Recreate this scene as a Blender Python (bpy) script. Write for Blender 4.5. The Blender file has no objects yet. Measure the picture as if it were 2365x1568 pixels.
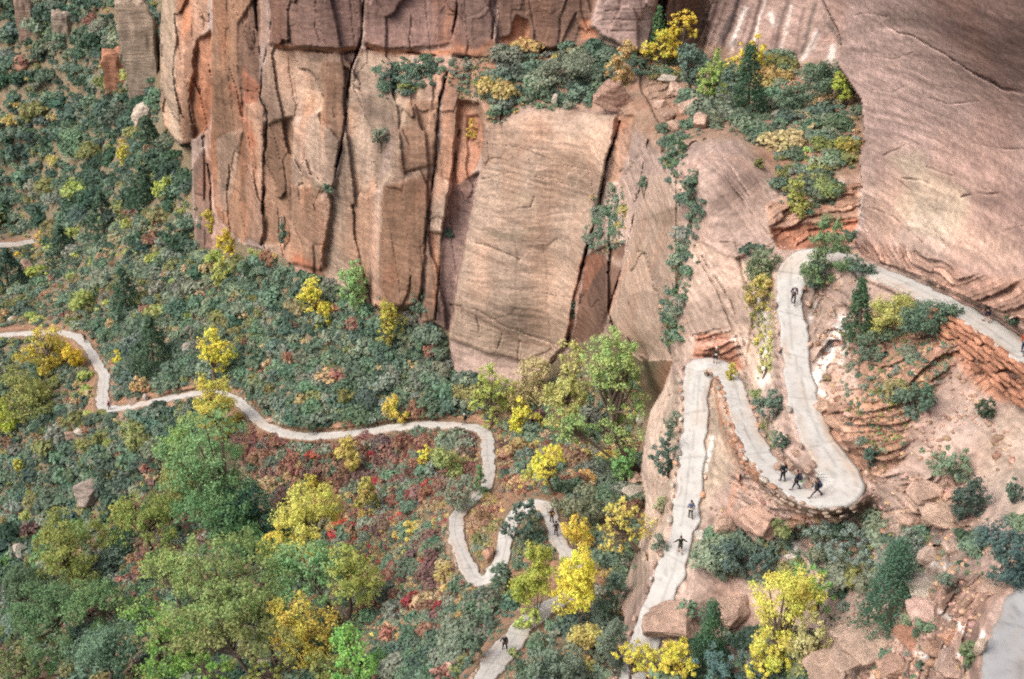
import bpy, math, random
import numpy as np
from mathutils import Vector, Matrix
C = bpy.context.scene
COL = C.collection
R_ = math.radians
# ------------------------------------------------------------------ camera, light
PITCH = 33.0
F = 2855.0; CX = 1182.5; CY = 784.0; W0 = 2365.0; H0 = 1568.0      # measuring frame of the photograph
cam = bpy.data.cameras.new("camera"); camo = bpy.data.objects.new("camera", cam); COL.objects.link(camo)
cam.sensor_width = 36; cam.lens = 36 * F / W0; cam.clip_start = 1; cam.clip_end = 5000
camo.location = (0, 0, 0); camo.rotation_euler = (R_(90 - PITCH), 0, 0)
C.camera = camo
SUN_EL, SUN_AZ = 52.0, 245.0     # azimuth clockwise from +Y (north)
w = bpy.data.worlds.new("World"); C.world = w; w.use_nodes = True
nt = w.node_tree; bg = nt.nodes['Background']
sky = nt.nodes.new('ShaderNodeTexSky'); sky.sky_type = 'NISHITA'; sky.sun_disc = False
sky.sun_elevation = R_(SUN_EL); sky.sun_rotation = R_(SUN_AZ); sky.air_density = .8; sky.dust_density = 7.0; sky.ozone_density = .6
nt.links.new(sky.outputs[0], bg.inputs[0]); bg.inputs[1].default_value = 0.15
sun = bpy.data.lights.new("sun", 'SUN'); sun.energy = 1.3; sun.angle = R_(40); sun.color = (1.0, 0.94, 0.86)
suno = bpy.data.objects.new("sun", sun); COL.objects.link(suno)
a = R_(SUN_AZ); e = R_(SUN_EL)
sdir = Vector((math.sin(a) * math.cos(e), math.cos(a) * math.cos(e), math.sin(e)))
suno.rotation_euler = sdir.to_track_quat('Z', 'Y').to_euler(); suno.location = (0, 0, 60)
C.view_settings.view_transform = 'Standard'; C.view_settings.look = 'None'
C.view_settings.exposure = 0.56; C.view_settings.gamma = 1.0
C.cycles.max_bounces = 5; C.cycles.diffuse_bounces = 3; C.cycles.glossy_bounces = 1
C.cycles.transmission_bounces = 2; C.cycles.transparent_max_bounces = 4; C.cycles.volume_bounces = 0
C.cycles.use_denoising = False; C.cycles.pixel_filter_type = 'BLACKMAN_HARRIS'; C.cycles.filter_width = 2.1
C.cycles.use_adaptive_sampling = False

rnd = random.Random(7); RNG = np.random.default_rng(7)
cp, sp = math.cos(R_(PITCH)), math.sin(R_(PITCH))
def rays(x, y):
    u = (np.asarray(x, float) - CX) / F; v = (CY - np.asarray(y, float)) / F
    return u, cp + v * sp, -sp + v * cp
def depth_of(mode, x, y, val):
    u, dy, dz = rays(x, y)
    return val / dy if mode == 'Y' else val / dz if mode == 'Z' else val
def project(P):
    f = P[1] * cp - P[2] * sp; up = P[1] * sp + P[2] * cp
    return CX + F * P[0] / f, CY - F * up / f
def tag(o, label=None, cat=None, group=None, kind=None):
    for k, v_ in (('label', label), ('category', cat), ('group', group), ('kind', kind)):
        if v_: o[k] = v_
    return o
# ------------------------------------------------------------------ noise
def _h(ix, iy, iz, s):
    h = (ix.astype(np.int64) * 374761393 + iy.astype(np.int64) * 668265263 + iz.astype(np.int64) * 2147483647 + s * 974711) & 0xffffffff
    h = ((h ^ (h >> 13)) * 1274126177) & 0xffffffff
    h = ((h ^ (h >> 16)) * 2246822519) & 0xffffffff
    return ((h ^ (h >> 15)) & 0xffffff).astype(np.float32) / 16777215.0
def vnoise(x, y, z, s=0):
    ix, iy, iz = np.floor(x), np.floor(y), np.floor(z)
    fx, fy, fz = x - ix, y - iy, z - iz
    fx = fx * fx * (3 - 2 * fx); fy = fy * fy * (3 - 2 * fy); fz = fz * fz * (3 - 2 * fz)
    def L(a_, b_, t): return a_ + (b_ - a_) * t
    return L(L(L(_h(ix, iy, iz, s), _h(ix + 1, iy, iz, s), fx), L(_h(ix, iy + 1, iz, s), _h(ix + 1, iy + 1, iz, s), fx), fy),
             L(L(_h(ix, iy, iz + 1, s), _h(ix + 1, iy, iz + 1, s), fx), L(_h(ix, iy + 1, iz + 1, s), _h(ix + 1, iy + 1, iz + 1, s), fx), fy), fz) * 2 - 1
def fbm(x, y, z, o=4, s=0, g=0.5):
    r = 0; a_ = 1.0; n = 0
    for k in range(o):
        r = r + a_ * vnoise(x * 2.03 ** k, y * 2.03 ** k, z * 2.03 ** k, s + k * 17); n += a_; a_ *= g
    return r / n
def worley(x, y, z, s=0):
    ix, iy, iz = np.floor(x), np.floor(y), np.floor(z)
    d1 = np.full(x.shape, 9.0); d2 = np.full(x.shape, 9.0); idv = np.zeros(x.shape)
    for a_ in (-1, 0, 1):
        for b_ in (-1, 0, 1):
            for c_ in (-1, 0, 1):
                jx, jy, jz = ix + a_, iy + b_, iz + c_
                d = (jx + .15 + .7 * _h(jx, jy, jz, s) - x) ** 2 + (jy + .15 + .7 * _h(jx, jy, jz, s + 1) - y) ** 2 + (jz + .15 + .7 * _h(jx, jy, jz, s + 2) - z) ** 2
                m = d < d1
                d2 = np.where(m, d1, np.minimum(d2, d)); idv = np.where(m, _h(jx, jy, jz, s + 3), idv); d1 = np.where(m, d, d1)
    return np.sqrt(d1), np.sqrt(d2), idv
def sstep(a_, b_, x):
    t = np.clip((x - a_) / (b_ - a_), 0, 1); return t * t * (3 - 2 * t)
# ------------------------------------------------------------------ image grid on which the terrain sheet is sampled (each vertex gets its own place in the world)
PX = W0 / 1024
def axis(n, m0, m1):
    inner = np.arange(-6, n + 6) * PX * 1.0
    lo = inner[0] - np.cumsum(np.linspace(PX * 1.5, PX * 7, m0)); hi = inner[-1] + np.cumsum(np.linspace(PX * 1.5, PX * 7, m1))
    return np.concatenate([lo[::-1], inner, hi])
XS = axis(1024, 50, 50); YS = axis(679, 40, 40)
NX, NY = len(XS), len(YS)
GX, GY = np.meshgrid(XS, YS)
GXf, GYf = GX.ravel(), GY.ravel()
DX, DY, DZ = rays(GX, GY)
zero = GX * 0
JX = GX + 4.2 * fbm(GX / 34, GY / 34, zero, 3, 1) + 1.5 * vnoise(GX / 6, GY / 6, zero, 5)
JY = GY + 5 * fbm(GX / 34, GY / 34, zero, 3, 2) + 1.5 * vnoise(GX / 6, GY / 6, zero, 6)
def inpoly(poly, x, y):
    m = np.zeros(x.shape, bool); n = len(poly)
    for i in range(n):
        x0, y0 = poly[i]; x1, y1 = poly[(i + 1) % n]
        if y0 == y1: continue
        c_ = ((y0 > y) != (y1 > y)) & (x < (x1 - x0) * (y - y0) / (y1 - y0) + x0)
        m ^= c_
    return m
def linedist(pl, x, y, pad):
    """distance to a polyline, and the position along it 0..1; only evaluated inside its bounding box"""
    pl = np.array(pl, float); d = np.full(x.shape, 1e9); s = np.zeros(x.shape)
    bb = (x > pl[:, 0].min() - pad) & (x < pl[:, 0].max() + pad) & (y > pl[:, 1].min() - pad) & (y < pl[:, 1].max() + pad)
    xb, yb = x[bb], y[bb]; db = np.full(xb.shape, 1e9); sb = np.zeros(xb.shape); n = len(pl) - 1
    for i in range(n):
        v = pl[i + 1] - pl[i]; q = np.clip(((xb - pl[i, 0]) * v[0] + (yb - pl[i, 1]) * v[1]) / max(v @ v, 1e-6), 0, 1)
        dd = np.hypot(xb - pl[i, 0] - q * v[0], yb - pl[i, 1] - q * v[1]); mm = dd < db
        db = np.where(mm, dd, db); sb = np.where(mm, (i + q) / n, sb)
    d[bb] = db; s[bb] = sb
    return d, s
def blur(a_, r):
    if r < 1: return a_
    for ax in (0, 1):
        for _ in range(2):
            p = np.concatenate([np.repeat(np.take(a_, [0], ax), r + 1, ax), a_, np.repeat(np.take(a_, [-1], ax), r, ax)], ax)
            c_ = np.cumsum(p, ax)
            hi = np.take(c_, range(2 * r + 1, c_.shape[ax]), ax); lo = np.take(c_, range(0, c_.shape[ax] - 2 * r - 1), ax)
            a_ = (hi - lo) / (2 * r + 1)
    return a_
# ------------------------------------------------------------------ the trail: (x, y in the photograph, height z in metres below the camera, width m)
TR_UP = [(2900, 1180, -42, 2.2), (2560, 960, -43.2, 2.2), (2365, 815, -44, 2.2), (2280, 752, -44.5, 2.1), (2190, 705, -45.2, 2.1), (2100, 660, -46, 2.0), (2010, 622, -46.9, 1.9), (1940, 592, -47.6, 1.9), (1870, 584, -48.3, 2.1),
         (1825, 610, -48.9, 2.0), (1826, 690, -50, 2.0), (1832, 780, -51, 2.0), (1843, 870, -51.9, 2.0), (1865, 960, -52.6, 2.1), (1900, 1035, -53.3, 2.5), (1942, 1088, -53.8, 3.0),
         (1945, 1128, -54.1, 3.4), (1890, 1146, -54.4, 2.8), (1835, 1125, -54.8, 2.2), (1785, 1085, -55.4, 2.0), (1745, 1035, -56, 1.9), (1718, 975, -56.7, 1.8), (1700, 910, -57.3, 1.8), (1680, 862, -57.8, 1.8), (1648, 838, -58.2, 2.1),
         (1610, 845, -58.6, 2.5), (1608, 910, -59.4, 2.1), (1603, 1000, -60.6, 1.9), (1594, 1100, -61.9, 1.9), (1582, 1200, -63.2, 2.0), (1560, 1290, -64.4, 2.0), (1528, 1380, -65.6, 2.1), (1490, 1465, -67, 2.1), (1470, 1540, -68.2, 2.1), (1440, 1640, -69.6, 2.1), (1380, 1710, -70.8, 2.1), (1280, 1700, -72, 2.1), (1150, 1600, -73, 2.3)]
TR_MID = [(1080, 1640, -72.6, 2.0), (1120, 1560, -73.4, 2.0), (1160, 1510, -74, 2.3), (1205, 1450, -74.7, 2.1), (1262, 1405, -75.4, 2.0), (1330, 1370, -76, 1.9), (1340, 1310, -76.8, 1.8), (1297, 1262, -77.6, 1.8), (1275, 1210, -78.4, 1.8), (1268, 1168, -79, 2.0), (1225, 1160, -79.6, 2.0), (1185, 1190, -80.3, 1.9),
          (1168, 1240, -81, 1.9), (1160, 1290, -81.7, 1.9), (1140, 1335, -82.5, 2.0), (1100, 1345, -83.3, 2.2), (1078, 1305, -84.2, 1.9), (1055, 1250, -85.2, 1.8), (1052, 1200, -86.2, 1.8), (1082, 1158, -87.2, 1.8), (1118, 1130, -88.2, 1.7), (1130, 1090, -89.2, 1.7), (1128, 1040, -90.3, 1.8), (1125, 1002, -91.3, 1.9),
          (1105, 987, -92, 1.8), (1060, 983, -92.6, 1.7), (1000, 979, -93.3, 1.7), (935, 983, -94.3, 1.7), (870, 993, -95.5, 1.7), (790, 1003, -97, 1.7), (715, 1008, -98.6, 1.8), (650, 998, -100, 1.7), (605, 978, -101, 1.7), (572, 945, -102.2, 1.8), (545, 920, -103, 1.7), (505, 905, -104, 1.7), (450, 908, -105.2, 1.6), (390, 920, -106.5, 1.6),
          (330, 932, -107.9, 1.6), (275, 944, -109.2, 1.7), (240, 943, -110.2, 2.4), (235, 905, -111.2, 2.2), (243, 868, -112.2, 1.9), (222, 836, -113, 1.8), (202, 800, -114, 1.8), (180, 776, -114.8, 1.8), (140, 766, -115.6, 1.8), (80, 768, -116.8, 1.7), (0, 774, -118, 1.7), (-120, 785, -119.5, 1.7), (-260, 800, -121, 1.7)]
TR_FAR = [(-120, 585, -151, 3.0), (0, 566, -153.5, 3.0), (40, 565, -154, 3.0), (78, 556, -154.5, 2.6)]
TR_NEAR = [(2560, 1330, -43.2, 3.4), (2390, 1420, -43.9, 3.2), (2362, 1500, -43.9, 3.2), (2356, 1568, -43.8, 3.2), (2350, 1700, -43.6, 3.4), (2340, 1800, -43.5, 3.6)]
# ------------------------------------------------------------------ base depth
def P_(m, pts): return [(m,) + p for p in pts]
base_line = [('Y', 445, 560, 184), ('Y', 500, 585, 177), ('Y', 570, 560, 168), ('Y', 640, 585, 160), ('Y', 690, 635, 154), ('Y', 770, 655, 149), ('Y', 860, 705, 143.5), ('Y', 950, 720, 138), ('Y', 1035, 765, 134), ('Y', 1050, 865, 130.5), ('Y', 1120, 880, 129), ('Y', 1200, 895, 127.5), ('Y', 1290, 845, 127), ('Y', 1360, 800, 122), ('Y', 1480, 835, 106), ('Y', 1550, 835, 93)]
tr = lambda T: [('Z', x, y, z) for x, y, z, w_ in T]
CA = base_line + tr(TR_MID) + tr(TR_FAR) + P_('Z', [(0, 1000, -124), (0, 1300, -129), (0, 1568, -128), (300, 1200, -118), (300, 1568, -113), (600, 1300, -105), (700, 1568, -94), (900, 1300, -94), (1000, 1500, -81), (900, 1120, -97.5), (600, 1120, -105.5), (1100, 1420, -79.5),
      (1440, 1150, -83), (1440, 1300, -78), (1400, 1450, -74), (1380, 1568, -72), (1300, 1050, -86), (1400, 930, -86), (1500, 960, -82), (1200, 1080, -88), (-500, 773, -122), (-500, 1568, -132), (300, 2000, -100), (1000, 2000, -70), (-500, 2000, -125)]) + \
      P_('Y', [(0, 300, 312), (0, 0, 350), (200, 400, 268), (300, 300, 252), (330, 100, 275), (300, 0, 300), (200, 200, 300), (250, 500, 218), (400, 450, 196), (150, 500, 255), (350, 560, 189), (200, 640, 200), (100, 700, 200), (0, 650, 235), (-500, 0, 390), (-500, 500, 300), (0, -400, 420), (375, -400, 350)])
CR = base_line + tr(TR_UP) + tr(TR_NEAR) + P_('Y', [(375, 0, 203), (378, 300, 198), (445, 330, 193), (500, 0, 184), (600, 0, 172), (600, 300, 167), (700, 300, 158), (700, 0, 162), (850, 0, 158), (850, 115, 156), (850, 400, 148), (1000, 400, 143), (1000, 180, 149), (1000, 0, 156),
      (1045, 760, 133), (1100, 400, 138), (1150, 130, 150), (1150, 0, 154), (1130, 290, 140), (1250, 260, 138), (1250, 500, 133), (1200, 700, 130), (1300, 0, 152), (1300, 110, 150), (1300, 165, 146), (1420, 270, 133), (1430, 120, 147), (1500, 0, 148), (1500, 115, 146), (1380, 470, 130), (1340, 640, 127),
      (1497, 325, 118), (1482, 410, 115), (1450, 560, 113), (1410, 700, 114), (1600, 130, 150), (1750, 0, 150), (1900, 60, 143), (1550, 200, 138), (1650, 250, 125), (1750, 200, 130), (1750, 300, 111), (1850, 250, 118), (1960, 300, 108), (1900, 400, 99), (1980, 450, 96), (1975, 555, 89.5), (1880, 560, 89.5),
      (1800, 430, 99), (1650, 330, 105), (1600, 400, 99), (1700, 430, 97), (1600, 600, 94), (1600, 780, 89.5), (1700, 600, 91.5), (1770, 600, 89.5), (1770, 800, 83), (1710, 750, 87), (1500, 600, 103), (1500, 760, 98), (1760, 900, 79.5),
      (375, -400, 207), (700, -400, 166), (1100, -400, 160), (1500, -400, 152), (1900, -400, 146), (2030, 615, 83), (2150, 655, 77), (2250, 705, 72), (2365, 745, 66.5)]) + \
      P_('Z', [(1500, 1000, -66), (1490, 1150, -69), (1470, 1300, -72), (1440, 1420, -71.5), (1410, 1568, -71.5), (1690, 1110, -60), (1650, 1200, -63.2), (1750, 1200, -60.5), (1850, 1230, -59.5), (2000, 1200, -57), (1600, 1500, -67), (1700, 1400, -65.5), (1900, 1400, -61), (1900, 1568, -59.5), (1700, 1568, -66), (2080, 1400, -54), (2100, 1568, -51),
      (2200, 1300, -49.6), (2200, 1500, -47), (2280, 1420, -45), (1900, 700, -50.2), (1910, 850, -52), (1960, 900, -50.2), (2050, 850, -48), (2100, 750, -47), (2050, 950, -49), (1960, 1050, -52.3), (2080, 1100, -51.5), (2150, 850, -46.9), (2250, 850, -46.6), (2250, 1000, -48.3), (2150, 1000, -49.5), (2365, 960, -46.6), (2365, 1100, -47.3),
      (2250, 1150, -49.3), (2120, 1180, -52.5), (2050, 1250, -55), (2365, 1230, -46.4), (2900, 1568, -42), (2365, 2000, -42), (1900, 2000, -52), (1500, 2000, -62)])
CE = P_('Y', [(1990, 590, 88.5), (1985, 450, 88.5), (1945, 130, 93), (2030, 615, 83), (2150, 655, 77), (2250, 705, 72), (2365, 745, 66.5), (1940, 0, 94), (2150, 0, 80), (2365, 0, 68), (2150, 400, 82.5), (2365, 400, 71.5), (2250, 200, 77), (2365, 230, 71.5), (2900, 400, 54), (2900, -400, 50), (2000, -400, 86), (2900, 900, 51)])
def tps(ctrl, xq, yq, lam=0.0008):
    pts = np.array([(x, y) for m, x, y, v in ctrl], float) / 500.0
    val = np.log(np.array([depth_of(m, x, y, v) for m, x, y, v in ctrl]))
    d = np.hypot(pts[:, None, 0] - pts[None, :, 0], pts[:, None, 1] - pts[None, :, 1])
    K = np.where(d > 0, d * d * np.log(d + 1e-12), 0) + lam * np.eye(len(pts))
    Pm = np.hstack([np.ones((len(pts), 1)), pts]); n = len(pts)
    A = np.zeros((n + 3, n + 3)); A[:n, :n] = K; A[:n, n:] = Pm; A[n:, :n] = Pm.T
    sol = np.linalg.solve(A, np.concatenate([val, np.zeros(3)]))
    out = np.empty(len(xq))
    for i in range(0, len(xq), 60000):
        x = xq[i:i + 60000] / 500; y = yq[i:i + 60000] / 500
        d2 = (x[:, None] - pts[None, :, 0]) ** 2 + (y[:, None] - pts[None, :, 1]) ** 2
        out[i:i + 60000] = (0.5 * d2 * np.log(d2 + 1e-12)) @ sol[:n] + sol[n] + sol[n + 1] * x + sol[n + 2] * y
    return np.exp(np.clip(out, math.log(48), math.log(520)))
cliff_edge = [(375, -900), (375, 0), (370, 100), (372, 250), (382, 292), (415, 335), (441, 330), (445, 450), (443, 520), (455, 560), (482, 592), (520, 545), (560, 562), (640, 585), (668, 605), (680, 640), (760, 645), (790, 662), (860, 705), (880, 716), (945, 716), (975, 765), (1003, 745), (1038, 765), (1040, 862), (1100, 875), (1200, 898), (1262, 850), (1340, 792), (1400, 775), (1480, 832), (1555, 832),
              (1532, 900), (1502, 950), (1490, 1000), (1480, 1100), (1492, 1160), (1485, 1230), (1460, 1300), (1430, 1390), (1443, 1430), (1436, 1480), (1420, 1510), (1410, 1568), (1390, 1800), (1380, 3000), (6000, 3000), (6000, -900)]
wall_edge = [(1900, -900), (1900, 0), (1935, 70), (1945, 110), (1935, 150), (1990, 230), (1998, 330), (1985, 370), (1993, 450), (1975, 560), (1992, 588), (2030, 604), (2150, 646), (2250, 696), (2365, 738), (2900, 1020), (6000, 2500), (6000, -900)]
isR = inpoly(cliff_edge, (GX * 3 + JX) / 4, (GY * 3 + JY) / 4)
isE = inpoly(wall_edge, (GX * 3 + JX) / 4, (GY * 3 + JY) / 4)
isR &= ~isE
isA = ~isR & ~isE
T = np.zeros(GX.shape)
for m_, c_ in ((isA, CA), (isR, CR), (isE, CE)): T[m_] = tps(c_, GX[m_], GY[m_])
T0 = T.copy()
# ------------------------------------------------------------------ relief of the rock: panels (outline, offset m, tilt per 100 px in x, in y)
TAN = (.32, .225, .172); LTAN = (.36, .272, .215); BRN = (.25, .15, .10); DBRN = (.155, .095, .072); PUR = (.20, .128, .11); ORG = (.37, .185, .115); SAL = (.36, .225, .162)
CRM = (.43, .33, .25); PNK = (.36, .272, .235); LPNK = (.42, .32, .262); MAU = (.285, .208, .19); GRYT = (.33, .248, .195); RED = (.33, .14, .085); WHT = (.74, .73, .70); DMAU = (.205, .137, .122)
panels = [
 ([(372, 0), (410, -300), (405, 200), (420, 332), (385, 300), (372, 250)], 0, -6, 0, CRM, 1),
 ([(410, -300), (490, -300), (478, 60), (455, 100), (440, 220), (441, 330), (420, 335), (405, 200)], .5, 3, 0, SAL, 1),
 ([(425, 120), (455, 100), (442, 220), (441, 330), (420, 335)], -.5, 3, 0, BRN, .8),
 ([(455, 90), (490, 72), (490, 240), (480, 300), (447, 322), (440, 220)], 3.0, 4, 0, ORG, 1),
 ([(492, -300), (592, -300), (598, 250), (590, 545), (560, 562), (500, 500), (486, 380), (490, 200)], -.8, 1.5, 0, BRN, 1),
 ([(545, 60), (600, -20), (600, 200), (580, 330), (560, 300)], 1.2, 4, 0, DBRN, .9),
 ([(560, 150), (600, 200), (592, 300), (575, 400), (565, 300)], .8, 4, 0, RED, .7),
 ([(500, 320), (560, 300), (545, 400), (520, 500), (498, 470)], -1.2, -2, 0, TAN, .8),
 ([(445, 380), (470, 340), (488, 380), (485, 500), (492, 592), (455, 562)], -1.2, 3, 0, DBRN, .8),
 ([(565, 240), (612, 235), (610, 400), (606, 566), (565, 540), (568, 400)], -.8, -2.5, 0, SAL, .9),
 ([(628, -300), (850, -300), (832, 100), (826, 114), (741, 110), (676, 114), (622, 98)], -1.6, 1.2, 0, PUR, 1),
 ([(622, 100), (676, 114), (741, 112), (826, 116), (813, 150), (796, 300), (776, 385), (766, 480), (741, 645), (675, 605), (606, 562), (608, 390), (618, 260), (601, 225)], .2, 1, 0, TAN, 1),
 ([(612, 290), (680, 270), (676, 420), (672, 560), (610, 565), (610, 400)], .9, 1.5, 0, BRN, .85),
 ([(678, 280), (740, 250), (800, 200), (785, 330), (770, 430), (745, 440), (700, 430), (676, 420)], -.6, -.6, 0, LTAN, .7),
 ([(740, 140), (815, 140), (800, 230), (788, 330), (735, 270), (742, 200)], .7, 1.8, 0, BRN, .75),
 ([(676, 430), (741, 430), (741, 625), (668, 610)], -.9, 2, 0, BRN, .65),
 ([(726, 470), (760, 440), (768, 480), (756, 560), (741, 625), (735, 540)], -1.4, 3, 0, SAL, .6),
 ([(833, 116), (951, 118), (930, 190), (903, 300), (872, 420), (858, 520), (850, 620), (852, 705), (790, 662), (742, 640), (766, 480), (790, 340), (803, 210)], .5, -.6, 0, GRYT, 1),
 ([(860, 180), (910, 200), (905, 300), (870, 330)], .5, 1, 0, LTAN, .7),
 ([(850, -300), (1065, -300), (1055, 0), (1043, 100), (951, 113), (891, 117), (841, 100)], -1.2, .8, 0, PUR, 1),
 ([(935, 190), (1028, 165), (1016, 225), (1008, 300), (1003, 400), (985, 560), (968, 695), (940, 714), (880, 714), (856, 700), (863, 560), (870, 450), (905, 400), (908, 250)], -2.2, 1.5, 0, TAN, 1),
 ([(940, 235), (1016, 228), (1008, 300), (1004, 380), (930, 400), (915, 330)], -2.4, 2.5, 0, BRN, .75),
 ([(883, 430), (1000, 400), (985, 560), (968, 700), (900, 712), (875, 650), (878, 520)], -2.9, 2.5, 0, BRN, .9),
 ([(862, 445), (882, 432), (878, 560), (872, 700), (855, 700), (860, 560)], -2.2, -9, 0, LPNK, .9),  # left-facing edge of the pillar; light falling on it is put into the pale colour
 ([(1033, 165), (1095, 155), (1082, 250), (1061, 300), (1041, 425), (1026, 520), (1008, 740), (975, 745), (985, 575), (1006, 400)], -.3, 1.5, 0, BRN, .8),
 ([(1006, 402), (1041, 420), (1024, 540), (990, 532)], -2.0, -1, 0, LTAN, 1),
 ([(1061, 235), (1112, 240), (1122, 330), (1092, 400), (1060, 500), (1044, 420)], 2.5, 2, 0, ORG, .8),
 ([(1078, 270), (1112, 265), (1105, 320), (1080, 325)], 3.5, 2, 0, RED, .9),
 ([(1044, 430), (1105, 400), (1078, 540), (1045, 770), (1008, 765), (1028, 520)], 1.6, 4, 0, DMAU, .9),  # strip beside the big slab; its shade is put into the dark colour
 ([(1060, -300), (1160, -300), (1150, 0), (1138, 128), (1041, 128), (1045, 90)], -.4, 1, 0, PUR, .9),
 ([(1125, 292), (1230, 255), (1300, 250), (1425, 268), (1405, 360), (1380, 470), (1352, 580), (1310, 790), (1262, 850), (1200, 895), (1100, 875), (1040, 862), (1040, 780), (1048, 700), (1068, 600), (1084, 520), (1108, 400)], -1.4, -.35, 0, LTAN, 1),
 ([(1125, 292), (1230, 258), (1280, 300), (1200, 360), (1110, 390)], -1.4, -.3, 0, TAN, .8),
 ([(1040, 785), (1130, 815), (1250, 845), (1200, 895), (1100, 875), (1040, 862)], -.3, -.2, 0, PNK, 1),
 ([(1150, -300), (1395, -300), (1385, 0), (1360, 60), (1385, 90), (1300, 125), (1230, 110), (1150, 120)], .2, .4, 0, DBRN, .95),
 ([(1192, 35), (1222, 50), (1226, 112), (1182, 112), (1150, 95), (1182, 80)], 1.2, 2, 0, ORG, 1),
 ([(1338, 45), (1365, 48), (1385, 90), (1342, 92)], .8, 1, 0, ORG, .9),
 ([(1250, 112), (1305, 112), (1300, 135), (1250, 132)], 2.0, 0, 0, ORG, .9),
 ([(1390, -300), (1540, -300), (1519, 0), (1496, 122), (1440, 112), (1362, 62), (1380, 0)], -2.2, .8, 0, MAU, .95),
 ([(1519, -300), (1548, -300), (1540, 60), (1512, 110), (1500, 115), (1519, 0)], 7, 0, 0, DBRN, 1),
 ([(1540, -300), (1650, -300), (1635, 60), (1615, 130), (1545, 110), (1535, 60)], 3, 2, 0, DBRN, .8),
 ([(1645, -300), (1900, -300), (1900, 0), (1940, 100), (1930, 150), (1800, 160), (1700, 150), (1615, 130), (1635, 60)], 0, .3, 0, MAU, .8),
 ([(1425, 262), (1468, 268), (1460, 320), (1430, 420), (1405, 420), (1415, 350)], 1.2, 2, 0, SAL, .9),
 ([(1430, 420), (1500, 320), (1482, 410), (1462, 510), (1452, 560), (1385, 560), (1388, 470)], .8, .5, 0, PNK, .7),
 ([(1356, 590), (1400, 562), (1446, 560), (1432, 640), (1405, 735), (1385, 790), (1318, 800), (1340, 690)], 1.6, 2.5, 0, DBRN, 1),
 ([(1350, 600), (1378, 575), (1400, 600), (1350, 680)], 1.0, 2.5, 0, RED, .5),
 ([(1462, 512), (1560, 480), (1592, 545), (1575, 600), (1572, 650), (1552, 710), (1555, 832), (1480, 832), (1395, 770), (1435, 640)], .2, -.2, 0, GRYT, .9),
 ([(1482, 412), (1562, 400), (1600, 450), (1560, 480), (1462, 512)], -.2, -.3, 0, LPNK, .9),
 ([(1497, 325), (1532, 350), (1562, 400), (1482, 412)], .2, 0, 0, PNK, .8),
 ([(1605, 385), (1660, 330), (1800, 380), (1790, 560), (1700, 600), (1600, 600), (1592, 545), (1618, 480)], -.8, .3, 0, PNK, .85),
 ([(1592, 548), (1700, 600), (1750, 700), (1730, 850), (1700, 880), (1660, 830), (1560, 832), (1556, 710), (1574, 650)], -.6, .3, 0, LPNK, .85),
 ([(1700, 600), (1792, 600), (1795, 880), (1745, 900), (1720, 850), (1740, 700)], .3, .3, 0, LPNK, .9),
 ([(1770, 470), (1850, 440), (1993, 420), (1990, 500), (1975, 562), (1800, 575), (1775, 540)], -.5, .3, 0, SAL, .8),
 ([(1780, 530), (1990, 500), (1978, 562), (1800, 578)], .4, 0, 0, RED, .75),
]
rockcol = np.zeros(GX.shape + (3,)); rockcol[:] = PNK
dT = np.zeros(GX.shape)
for poly, off, gx, gy, col, k in panels:
    xs_ = [p[0] for p in poly]; ys_ = [max(p[1], -20) for p in poly]; xc = sum(xs_) / len(xs_); yc = sum(ys_) / len(ys_)
    m_ = inpoly(poly, JX, JY) & isR
    dT[m_] = (off + gx * np.clip(GX[m_] - xc, -120, 120) / 100 + gy * (GY[m_] - yc) / 100)
    rockcol[m_] = rockcol[m_] * (1 - k) + np.array(col) * k
dT = blur(dT, 1)
# colour patches: (polyline or polygon, radius px, colour, strength)
def paint(mask, col, k):
    global rockcol
    rockcol = rockcol * (1 - (mask * k)[..., None]) + np.array(col) * (mask * k)[..., None]
def pblur(poly, r): return blur(inpoly(poly, JX, JY).astype(float), r)
m_ = isE
rockcol[m_] = (.405, .298, .27)
paint(pblur([(1985, 330), (2050, 330), (2250, 450), (2365, 560), (2365, 640), (2000, 560), (1985, 450)], 8) * isE, LPNK, .6)
paint(pblur([(2050, 360), (2130, 350), (2140, 395), (2240, 440), (2235, 500), (2190, 560), (2120, 540), (2060, 480), (2100, 420)], 4) * isE, (.42, .36, .285), .7)
paint(pblur([(2240, 440), (2400, 430), (2400, 560), (2260, 540)], 6) * isE, MAU, .7)
paint(pblur([(1900, -300), (2900, -300), (2900, 500), (2365, 380), (2240, 160), (2080, 60), (1920, 30)], 14) * isE, MAU, .8)
paint(pblur([(2100, -300), (2900, -300), (2900, 500), (2365, 215), (2250, 165), (2150, 60)], 10) * isE, DMAU, .8)  # purple-brown rock, darkened further to paint in the shading of the overhang
paint(pblur([(1990, 230), (2070, 300), (2060, 420), (1990, 440)], 6) * isE, MAU, .6)
paint(pblur([(1990, 560), (2110, 580), (2250, 640), (2400, 640), (2400, 800), (1990, 600)], 3) * isE, SAL, .55)
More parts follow.
